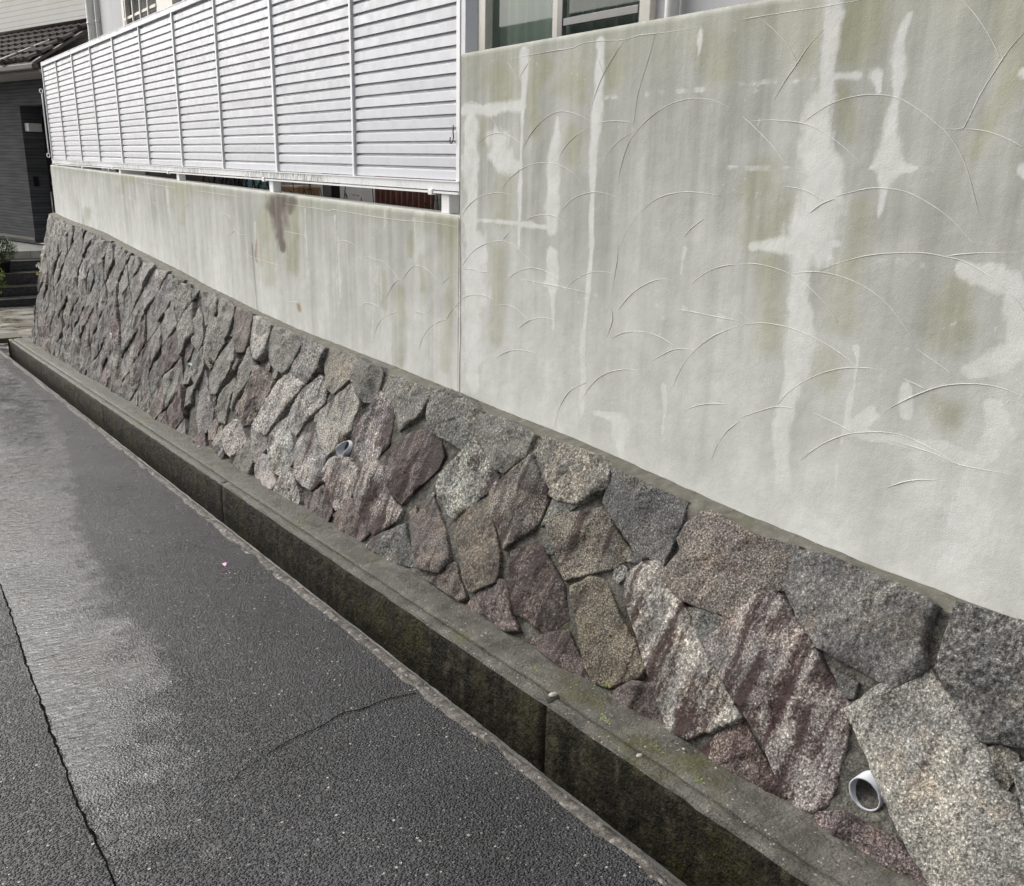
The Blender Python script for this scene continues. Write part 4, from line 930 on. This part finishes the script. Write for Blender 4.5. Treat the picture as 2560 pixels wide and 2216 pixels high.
# ------------------------------------------------------------------ garden strip and grey house behind the screen
XH = 3.30
def build_house():
    h = thing('grey_house', 'pale grey rendered house rising behind the screen and tall wall', 'house', (XH, 8, 1.2))
    wy = (3.68, 5.11); wz = (1.75, 3.5); ly = (12.1, 13.72); lz = (2.95, 4.3); zt = 6.5
    def panel(ya, yb, za, zb): box('wall', (XH, XH+.18), (ya, yb), (za, zb), 'stucco_grey', h)
    panel(-3, wy[0], 1.0, zt); panel(wy[1], ly[0], 1.0, zt); panel(ly[1], 15.95, -1.0, zt)
    panel(wy[0], wy[1], 1.0, wz[0]); panel(wy[0], wy[1], wz[1], zt); panel(ly[0], ly[1], 1.0, lz[0]); panel(ly[0], ly[1], lz[1], zt)
    box('wall', (XH+.18, 8), (15.8, 15.95), (1.0, zt), 'stucco_grey', h); box('roof', (XH-.6, 8.2), (-3.2, 16.3), (zt, zt+.2), 'brown_trim', h)
    # sliding window
    w = box('window', (XH-.035, XH+.02), (wy[1]-.03, wy[1]+.05), (wz[0]-.03, wz[1]), 'frame_cream', h, .004)
    box('frame', (XH-.035, XH+.02), (wy[0]-.05, wy[0]+.03), (wz[0]-.03, wz[1]), 'frame_cream', w, .004)
    box('frame', (XH-.045, XH+.03), (wy[1]+.052, wy[1]+.115), (wz[0]-.04, wz[1]), 'frame_white', w, .004)
    box('sill', (XH-.06, XH+.02), (wy[0]-.02, wy[1]+.02), (wz[0]-.06, wz[0]-.031), 'frame_cream', w, .004); box('frame', (XH-.035, XH+.02), (wy[0]-.05, wy[1]+.05), (wz[1]+.001, wz[1]+.05), 'frame_cream', w, .004)
    ym = 4.395
    box('sash_stile', (XH-.012, XH+.018), (ym-.0, ym+.048), (wz[0], wz[1]), 'frame_cream', w, .003); box('sash_stile', (XH-.018, XH+.012), (ym-.05, ym-.003), (wz[0], wz[1]), 'frame_dark', w, .003)
    box('sash_stile', (XH-.012, XH+.018), (wy[0]+.032, wy[0]+.06), (wz[0], wz[1]), 'frame_dark', w, .003)
    box('sash_rail', (XH-.014, XH+.010), (wy[0]+.062, ym-.052), (2.285, 2.325), 'frame_dark', w, .003)
    def pane(name, ya, yb, za, zb, x, mt): mesh(name, [(x, ya, za), (x, yb, za), (x, yb, zb), (x, ya, zb)], [(3, 2, 1, 0)], mt, w)
    pane('pane', ym+.05, wy[1]-.031, wz[0], wz[1], XH+.016, 'glass'); pane('pane', wy[0]+.062, ym-.052, 2.327, wz[1], XH+.006, 'screened_glass'); pane('pane', wy[0]+.062, ym-.052, wz[0], 2.283, XH+.006, 'screened_glass')
    V = []; ys = np.arange(wy[0]-.03, wy[1]+.03, .012)
    for y in ys:
        for z in (wz[0], wz[1]): V.append((XH+.10+.018*math.sin(y*52+2*math.sin(y*9)), y, z))
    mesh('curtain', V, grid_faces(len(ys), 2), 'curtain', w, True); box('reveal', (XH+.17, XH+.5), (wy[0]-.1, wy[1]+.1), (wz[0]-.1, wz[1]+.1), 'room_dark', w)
    # lattice window up the wall
    l = box('lattice_window', (XH-.05, XH+.03), (ly[1]-.02, ly[1]+.10), (lz[0]-.05, lz[1]), 'frame_cream', h, .004)
    box('frame', (XH-.05, XH+.03), (ly[0]-.42, ly[0]+.05), (lz[0]-.05, lz[1]), 'frame_cream', l, .004); box('frame', (XH-.05, XH+.03), (ly[0]+.05, ly[1]-.02), (lz[0]-.05, lz[0]-.01), 'frame_cream', l, .004)
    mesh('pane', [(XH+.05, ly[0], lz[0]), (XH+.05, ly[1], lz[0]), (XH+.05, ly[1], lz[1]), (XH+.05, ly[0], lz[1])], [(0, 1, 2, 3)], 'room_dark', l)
    for y in np.arange(ly[0]+.36, ly[1], .36): box('lattice_bar', (XH-.075, XH-.045), (y-.02, y+.02), (lz[0], lz[1]), 'frame_cream', l, .004)
    for z in np.arange(lz[0]+.10, lz[1], .235): box('lattice_bar', (XH-.060, XH-.030), (ly[0]+.051, ly[1]-.021), (z-.018, z+.018), 'frame_cream', l, .004)
    box('shutter_case', (XH-.09, XH-.002), (ly[0]-.75, ly[0]-.45), (lz[0]-.05, lz[1]), 'frame_cream', h, .004)
    for y, x, r, mt, z0 in ((3.47, XH-.045, .034, 'white_pvc', 1.0), (15.62, XH-.06, .06, 'white_pvc', 1.0), (15.33, XH-.035, .03, 'white_pvc', 1.0)): tube('downpipe', [(x, y, z) for z in np.linspace(z0, 6.4, 6)], r, mt, h, 14)
    for y, x in ((15.62, XH-.06), (15.33, XH-.035)): tube('pipe_band', [(x, y, 3.42), (x, y, 3.45)], .066 if y > 15.5 else .034, 'white_pvc', h, 14)
    box('base_course', (XH-.03, XH-.002), (-3, 7.9), (1.0, 1.40), 'stucco_dim', h)
build_house()
def corrugated(name, label, y0, y1, x, z0, z1, mat, pitch=.032, amp=.009):
    ys = np.arange(y0, y1, pitch/6); V = []
    for y in ys:
        for z in (z0, z1): V.append((x+amp*math.sin(2*math.pi*y/pitch), y, z))
    n = len(ys)
    for y in ys:
        for z in (z0, z1): V.append((x+.004+amp*math.sin(2*math.pi*y/pitch), y, z))
    F = grid_faces(n, 2)+[tuple(2*n+k for k in g[::-1]) for g in grid_faces(n, 2)]+[(2*i+1, 2*i+3, 2*n+2*i+3, 2*n+2*i+1) for i in range(n-1)]
    o = mesh(name, V, F, mat, None, True); return tag(o, label, 'panel')
def leaf_quad(p, d, l, wd):
    d = d.normalized(); s = d.cross(Vector((0, 0, 1))); s = s.normalized() if s.length > .01 else Vector((1, 0, 0)); u = s.cross(d)*.25
    return [p, p+d*l*.5+s*wd+u*l*.3, p+d*l, p+d*l*.5-s*wd+u*l*.3], [(0, 1, 2, 3)]
def build_garden():
    g = box('garden_ground', (XW+.141, XH), (-3, 13.2), (.6, 1.215), 'garden_soil'); tag(g, 'soil strip behind the boundary wall', None, None, 'structure')
    corrugated('corrugated_sheet', 'grey corrugated sheet beside the wire planter under the screen', 6.95, 8.02, 2.86, 1.2, 1.62, 'corrugated_grey', .05)
    corrugated('corrugated_sheet', 'rusty red corrugated sheet seen in the gap under the screen', 4.98, 5.85, 2.90, 1.225, 1.6, 'corrugated_red', .075, .014)
    corrugated('corrugated_sheet', 'grey corrugated sheet between red sheet and nearest stub post', 4.70, 4.97, 2.84, 1.2, 1.6, 'corrugated_grey', .05)
    corrugated('corrugated_sheet', 'weathered grey corrugated sheet set back at the near end of the gap', 3.6, 4.78, 3.02, 1.2, 1.6, 'corrugated_grey', .045)
    o = box('wooden_kerb_board', (2.62, 2.74), (3.7, 4.6), (1.216, 1.275), 'brown_wood', None, .004); tag(o, 'dark timber edging board behind the nearest stub post', 'board')
    o = box('dark_brown_box', (2.72, 3.22), (8.3, 11.0), (1.216, 1.9), 'brown_wood', None, .01); tag(o, 'long dark brown box in the gap under the screen', 'bin')  # plain dark box filling the dark stretch behind the gap
    t = thing('shed', 'grey shed end with pale post in the far gap under the screen', 'shed', (2.9, 12, 1.216)); box('wall', (2.72, 3.2), (11.15, 12.3), (1.216, 1.9), 'stucco_dim', t, .01); box('post', (2.64, 2.70), (12.55, 12.62), (1.216, 1.9), 'frame_white', t, .004); box('door', (2.75, 3.2), (12.7, 13.05), (1.216, 1.9), 'brown_wood', t, .01)
    o = box('black_post', (2.50, 2.56), (5.66, 5.80), (1.216, 1.75), 'black_iron', None, .004); tag(o, 'square black post behind the gap under the screen', 'post')
    # wire planter with two water jugs
    t = thing('wire_planter', 'black iron planter stand in the gap under the screen', 'planter', (2.45, 7.4, 1.3)); z0 = 1.335
    A = Acc()
    for x in (2.36, 2.52):
        A.add(tube_vf([(x, 6.78, z0), (x, 7.92, z0)], .008, 6))
        for k in range(4):
            y = 6.78+k*.285; A.add(tube_vf([(x, y, z0), (x, y+.14, z0+.16), (x, y+.285, z0)], .008, 6))
    for y in np.arange(6.8, 7.93, .09): A.add(tube_vf([(2.35, y, z0-.006), (2.53, y, z0-.006)], .005, 5))
    A.build('lattice', 'black_iron', t, True)
    for y in (6.8, 7.9): box('foot', (2.42, 2.46), (y-.015, y+.015), (1.216, z0-.012), 'black_iron', t)
    for i, (y, r) in enumerate(((7.50, .085), (7.20, .075))):
        t = thing('water_jug', ('larger' if i == 0 else 'smaller')+' pale blue plastic water jug standing behind the wire planter', 'jug', (2.66, y, 1.216), 'water jugs'); prf = [(0, 0), (r*.95, 0), (r, .012), (r, .14), (r*.97, .15), (r, .16), (r, .24), (r*.6, .30), (r*.3, .315), (r*.3, .33)]; V = []; seg = 16
        for rr, z in prf:
            for k in range(seg): V.append((2.66+rr*math.cos(6.2832*k/seg), y+rr*math.sin(6.2832*k/seg), 1.216+z))
        mesh('body', V, [(a*seg+k, a*seg+(k+1) % seg, (a+1)*seg+(k+1) % seg, (a+1)*seg+k) for a in range(len(prf)-1) for k in range(seg)], 'jug_blue', t, True)
        tube('cap', [(2.66, y, 1.546), (2.66, y, 1.57)], r*.34, 'white_pvc', t, 12)
    # iron scroll
    c = [(2.42, 6.25+.055*(1-s*.6)*math.cos(s*7.5), 1.30+.055*(1-s*.6)*math.sin(s*7.5)) for s in np.linspace(0, 1, 26)]+[(2.42, 6.35, 1.40), (2.42, 6.42, 1.45)]
    o = tube('iron_scroll', [(2.42, 6.305, 1.216)]+c[:26], .007, 'black_iron', None, 6); tag(o, 'curled black iron scroll beside a stub post under the screen', 'ironwork')
    o = box('terracotta_trough', (2.52, 2.68), (6.25, 6.62), (1.216, 1.40), 'clay', None, .01); tag(o, 'orange brown clay trough behind the iron scroll', 'trough')
    rr = random.Random(3)
    for i, (y, x, n, lab) in enumerate(((6.02, 2.46, 14, 'small wiry garden plant beside the black post'), (6.75, 2.42, 40, 'leafy green plant tangled at the end of the wire planter'), (5.35, 2.5, 6, 'thin dry stems in front of the red corrugated sheet'), (4.35, 2.5, 6, 'thin dry stems behind the nearest stub post'))):
        t = thing('garden_plant', lab, 'plant', (x, y, 1.216), 'garden plants under the screen'); A = Acc(); B = Acc()
        for k in range(5 if n < 30 else 9):
            a = rr.uniform(-.18, .18) if n > 10 else rr.uniform(-.45, .45); b = a+rr.uniform(-.06, .06); A.add(tube_vf([(x+rr.uniform(-.03, .03), y+a, 1.216), (x+rr.uniform(-.03, .03), y+b, 1.216+rr.uniform(.12, .26))], .0028, 5))
        for k in range(n): B.add(leaf_quad(Vector((x+rr.uniform(-.04, .04), y+rr.uniform(-.13, .13), 1.216+rr.uniform(.03, .2))), Vector((rr.gauss(0, 1), rr.gauss(0, 1), rr.gauss(.3, .6))), rr.uniform(.03, .08), .007))
        A.build('stem', 'leaf_dark', t); B.build('foliage', 'leaf_green' if n > 10 else 'leaf_dark', t)
build_garden()

# ------------------------------------------------------------------ the house at the end of the lane
C0 = Vector((2.835, 20.5, -.05)); TH = math.radians(16)
def H2(v): x, y, z = v; return Vector((C0.x+x*math.cos(TH)-y*math.sin(TH), C0.y+x*math.sin(TH)+y*math.cos(TH), z))
def build_far_house():
    h = thing('dark_tiled_house', 'house with dark tiled ground floor and tiled porch roof at the lane end', 'house', C0)
    B = lambda name, xs, ys, zs, mt, par=h, bev=0: box(name, xs, ys, zs, mt, par, bev, H2)
    B('wall', (0, .30), (0, 7), (-.05, 2.9), 'dark_tile'); B('wall', (.0, .30), (-2.6, -.001), (2.47, 2.9), 'dark_tile'); B('wall', (.42, .6), (-2.6, 0), (-.05, 2.9), 'dark_tile')
    B('base_trim', (-.012, .31), (.005, 7), (-.0, .06), 'brown_trim')
    B('jamb', (.302, .419), (-.02, .30), (-.05, 2.9), 'dark_tile')
    B('upper_wall', (.35, 1.2), (-2.6, 7), (3.1, 5.3), 'siding')
    B('soffit', (-.62, .5), (-2.3, 7.2), (2.91, 2.96), 'soffit'); B('gutter', (-.74, -.62), (-2.32, 7.2), (2.95, 3.05), 'brown_trim', h, .02)
    # porch roof: boards plus overlapping tile courses
    import itertools
    x0, z0, x1, z1 = -.70, 3.02, .42, 3.72; V, F = box_vf((0, 1), (-2.3, 7.2), (0, .05)); V = [H2((x0+(x1-x0)*v[0], v[1], z0+(z1-z0)*v[0]+v[2])) for v in V]; rf = mesh('roof', V, F, 'brown_trim', h)
    N = 6; tw = .27; prof = [(0, .0), (.18, .035), (.4, .05), (.62, .035), (.8, .008), (1., .012)]
    slope = math.atan2(z1-z0, x1-x0); ln = math.hypot(x1-x0, z1-z0)/N
    def tile_me():
        V = []; F = []
        for u, lift in ((0, .05), (1.12, .012)):
            for t, hh in prof: V.append((u*ln*math.cos(slope)-(lift+hh)*math.sin(slope), t*tw*1.02, u*ln*math.sin(slope)+(lift+hh)*math.cos(slope)))
        for t, hh in prof: V.append((-(.018)*math.sin(slope), t*tw*1.02, (.018)*math.cos(slope)))
        n = len(prof); F = [(k, k+1, n+k+1, n+k) for k in range(n-1)]+[(2*n+k, 2*n+k+1, k+1, k) for k in range(n-1)]
        Rm = Matrix.Rotation(TH, 3, 'Z'); me = bpy.data.meshes.new('roof_tile'); me.from_pydata([tuple(Rm @ Vector(v)) for v in V], [], F); me.materials.append(MATS['roof_tile']); return me
    me = tile_me()
    for r in range(N):
        for k in range(22):
            y = -2.3+k*tw+(.0 if r % 2 else tw*.5)
            place('roof_tile', me, H2((x0+(x1-x0)*r/N, y, z0+(z1-z0)*r/N+.05)), rf)
    tube('ridge_trim', [H2((x1-.02, y, z1+.10)) for y in (-2.3, 7.2)], .07, 'roof_tile', h, 10); tube('hip_trim', [H2((-.76, -1.15, 3.1)), H2((.45, -2.3, 3.78))], .05, 'brown_trim', h, 8)
    # porch fittings
    d = B('door', (.375, .418), (-1.3, -.04), (-.045, 2.30), 'door_dark'); tube('handle', [H2((.33, -.16, .35)), H2((.33, -.16, .92))], .016, 'steel', d, 8)
    for z in (.36, .90): box('handle_bracket', (.33, .375), (-.19, -.13), (z-.02, z+.02), 'steel', d, 0, H2)
    for z, r in ((1.30, .05), (1.08, .025)): box('lock', (.36, .376), (-.185, -.145), (z-r, z+r), 'steel', d, 0, H2)
    B('transom', (.38, .418), (-1.3, -.04), (2.301, 2.46), 'frame_dark')
    t = B('porch_lamp', (.05, .30), (-.16, -.002), (2.02, 2.17), 'lamp_case', None, .006); tag(t, 'white box shaped wall lamp in the dark porch', 'lamp')
    t = B('intercom', (.09, .19), (-.022, -.002), (1.02, 1.20), 'intercom', None, .004); tag(t, 'small black intercom panel on the dark porch wall', 'intercom')
build_far_house()
def build_entry():
    # apron of wet concrete, cover slab and the stepped entry
    V = []; xs = np.linspace(-3, 6, 46); ys = np.linspace(14.0, 18.0, 26)
    for x in xs:
        for y in ys: V.append((x, y, -.775-.125*(y-14)/3.9+.006*mn.noise((x*2, y*2, 0)) - (.12*max(0, (1.2-x))/1.2 if x < 1.2 else 0)))
    a = mesh('entry_apron', V, grid_faces(len(xs), len(ys)), 'wet_slab', None, True); tag(a, 'wet concrete apron at the end of the gutter', None, None, 'structure')
    c = box('gutter_cover', (1.18, 1.62), (13.93, 14.35), (-.83, -.762), 'kerb_concrete', None, .008); tag(c, 'concrete slab covering the far end of the gutter', 'slab')
    s = thing('entry_steps', 'black tiled steps with pale tiled landing at the lane end', 'steps', (2.3, 17.9, -.9))
    rot = math.radians(3); tf = lambda v: Vector((2.3+(v[0])*math.cos(rot)-(v[1]-17.9)*math.sin(rot), 17.9+(v[0])*math.sin(rot)+(v[1]-17.9)*math.cos(rot), v[2]))
    lev = [-.91, -.766, -.605, -.41, -.23]; tiles = {}
    for k in range(4):
        y0 = 17.9+.35*k; z0, z1 = lev[k], lev[k+1]
        box('step', (-2.5, 1.6), (y0, 20.0), (z0-.001, z1-.012), 'grout', s, 0, tf); box('tread', (-2.5, 1.6), (y0-.02, y0+.36), (z1-.012, z1), 'kerb_concrete', s, .003, tf)
        hh = (z1-.012-z0)/2
        for r in range(2):
            for x in np.arange(-1.5+.09*r, 1.2, .205): box('tile', (x, x+.195), (y0-.010, y0+.002), (z0+r*hh+.006, z0+(r+1)*hh-.005), 'black_tile', s, .002, tf)
    box('landing', (-2.5, 1.6), (19.3, 23.5), (-.231, -.105), 'grout', s, 0, tf); box('landing_top', (-2.5, 1.6), (19.27, 23.5), (-.105, -.088), 'white_tile', s, .004, tf)
    for x in np.arange(-1.5, 1.2, .305): box('tile', (x, x+.297), (19.288, 19.302), (-.228, -.108), 'white_tile', s, .002, tf)
    # planting by the steps
    rr = random.Random(11)
    def shrub(name, label, p, rad, hgt, n, mt, pot=None, lw=.012, ll=.05):
        t = thing(name, label, 'plant', p); A = Acc(); S_ = Acc(); base = Vector(p)
        if pot:
            V = []; seg = 14; pr = [(.0, .0), (.10, 0), (.13, .18), (.14, .18), (.14, .21), (.12, .21), (.115, .17), (0, .17)]
            for r_, z in pr:
                for k in range(seg): V.append((p[0]+r_*math.cos(6.2832*k/seg), p[1]+r_*math.sin(6.2832*k/seg), p[2]+z))
            mesh('pot', V, [(a_*seg+k, a_*seg+(k+1) % seg, (a_+1)*seg+(k+1) % seg, (a_+1)*seg+k) for a_ in range(len(pr)-1) for k in range(seg)], pot, t, True); base = base+Vector((0, 0, .18))
        for k in range(7): S_.add(tube_vf([base+Vector((rr.gauss(0, .02), rr.gauss(0, .02), -.02)), base+Vector((rr.gauss(0, rad*.5), rr.gauss(0, rad*.5), hgt*.75))], .005, 5))
        for k in range(n):
            d = Vector((rr.gauss(0, 1), rr.gauss(0, 1), rr.gauss(0, 1))).normalized()*rr.uniform(.3, 1)**.6; q = base+Vector((d.x*rad, d.y*rad, hgt*.5+d.z*hgt*.5)); A.add(leaf_quad(q, Vector((d.x+rr.gauss(0, .5), d.y+rr.gauss(0, .5), rr.gauss(.2, .6))), ll*rr.uniform(.6, 1.3), lw))
        S_.build('stem', 'leaf_dark', t); A.build('foliage', mt, t); return t
    shrub('potted_shrub', 'round green shrub in a dark pot on the black steps', (2.02, 18.76, -.409), .27, .46, 1500, 'leaf_green', 'dark_pot', .010, .045)
    shrub('potted_shrub', 'green shrub in a red clay pot at the frame edge by the steps', (1.78, 19.1, -.23), .2, .35, 500, 'leaf_green', 'terracotta')
    shrub('lime_plant', 'yellow green leafy plant beside the black steps', (1.83, 18.3, -.766), .16, .62, 260, 'leaf_lime', None, .016, .07)
    t = shrub('flowering_plant', 'small plant with white and yellow flowers behind the stone wall end', (2.34, 16.6, -.86), .07, .55, 90, 'leaf_green', None, .008, .04)
    for i in range(9):
        q = Vector((2.30+rr.uniform(-.06, .05), 16.55+rr.uniform(-.05, .05), -.22+rr.uniform(-.13, .16))); A = Acc()
        for k in range(6): an = 6.2832*k/6; A.add(leaf_quad(q, Vector((math.cos(an), -.4, math.sin(an))), .032, .014))
        A.build('flower', 'petal' if i % 3 else 'yellow', t)
build_entry()
g = mesh('ground', [(-120, -60, -1.6), (120, -60, -1.6), (120, 200, -1.6), (-120, 200, -1.6)], [(0, 1, 2, 3)], 'wet_slab'); tag(g, 'ground beneath the lane', None, None, 'structure')

# ------------------------------------------------------------------ small things
def build_small():
    rr = random.Random(5)
    def patch(p, r, n=40, mt='moss', size=.006):
        A = Acc()
        for k in range(n):
            q = Vector(p)+Vector((rr.gauss(0, r*.4), rr.gauss(0, r), rr.uniform(0, .012))); A.add(leaf_quad(q, Vector((rr.gauss(0, 1), rr.gauss(0, 1), rr.uniform(.1, 1))), size*rr.uniform(.7, 1.8), size*.45))
        return A
    spots = [(1.60, 1.80), (1.615, 2.17), (1.735, 1.95), (1.73, 1.80), (1.60, 1.42), (1.335, 4.05), (1.33, 3.15), (1.70, 4.9), (1.69, 5.9), (1.335, 2.05), (1.70, 7.4), (1.62, 1.60)]
    lab = ['on the near gutter rim at its crumbled edge', 'on the gutter rim below the orange stone', 'at the foot of the brown stones', 'below the long white stone', 'on the mossy gutter rim nearest the camera', 'in the asphalt edge beside the pink petal', 'in the lip strip along the road', 'at the wall foot below the broken pipe', 'at the wall foot below the striped stone', 'in the lip strip near the branch crack', 'at the wall foot where the stones turn narrow', 'in the cracked rim near the grey pebble']
    for (x, y), l in zip(spots, lab):
        z = SL*y+(.112 if x > 1.5 else .006); t = patch((x, y, z), .013, 16, 'leaf_lime', .006).build('weed_tuft', 'leaf_lime' if x > 1.5 else 'moss'); tag(t, 'tiny green weed sprouting '+l, 'weed', 'small weeds along the gutter')
    for (Y, w_), l in zip(((5.38, .36), (6.38, .55), (6.05, .30)), ('beside the red striped stone', 'under the narrow grey stones', 'low on the wall in a deep joint')):
        o = MOSS(Y, w_, .028, int(Y*100)).build('moss_patch', 'moss'); tag(o, 'olive moss clump in the stone wall '+l, 'moss', 'moss clumps in the stone joints')
    y = 4.043; z = SL*y+.006; V = [(1.186+.012*math.cos(a)*(1+.25*math.sin(3*a)), y+.019*math.sin(a), z+.004*math.cos(2*a)) for a in np.linspace(0, 6.2832, 11)[:-1]]
    tag(mesh('fallen_petal', V, [tuple(range(10))], 'pink'), 'small pink petal lying on the wet asphalt', 'petal')
    # loose stone chips on the gutter rim and lip, too many and small to count
    A = Acc()
    for k in range(260):
        y = rr.uniform(.8, 9); on = rr.random() < .6; x = (kerbx(y)+rr.uniform(.01, .19)) if on else lipx(y)-rr.uniform(.0, .045); z = SL*y+(.108 if on else .006); s = rr.uniform(.0016, .0045)*(1.7 if rr.random() < .08 else 1)
        p = Vector((x, y, z)); V = [p+Vector((rr.uniform(.6, 1)*s, 0, 0)), p+Vector((0, rr.uniform(.6, 1.5)*s, 0)), p-Vector((rr.uniform(.6, 1)*s, 0, 0)), p-Vector((0, rr.uniform(.6, 1.5)*s, 0)), p+Vector((0, 0, s*.8)), p-Vector((0, 0, s*.8))]
        A.add((V, [(0, 1, 4), (1, 2, 4), (2, 3, 4), (3, 0, 4), (1, 0, 5), (2, 1, 5), (3, 2, 5), (0, 3, 5)]))
    tag(A.build('stone_chips', 'stone_chip'), 'scattered pale stone chips on gutter rim', 'gravel', None, 'stuff')
    def pebble(x, y, z, s, lab):
        V = []; F = []; n = 8
        for j, (h, r) in enumerate(((0, .6), (.25, 1), (.5, .9), (.7, .5))):
            for k in range(n): a = 6.2832*k/n; V.append((x+math.cos(a)*r*s*1.4, y+math.sin(a)*r*s, z+h*s))
        F = [(j*n+k, j*n+(k+1) % n, (j+1)*n+(k+1) % n, (j+1)*n+k) for j in range(3) for k in range(n)]+[tuple(3*n+k for k in range(n))]
        tag(mesh('pebble', V, F, 'stone_chip', None, True), lab, 'pebble', 'pebbles on the gutter rim')
    pebble(1.585, 2.03, SL*2.03+.098, .012, 'largest grey pebble on the gutter rim beside the weed')
    pebble(1.575, 1.62, SL*1.62+.099, .008, 'small pale pebble on the mossy gutter rim')
    pebble(1.66, 6.02, SL*6.02+.115, .012, 'pale stone fragment on the rim far along the gutter')
build_small()
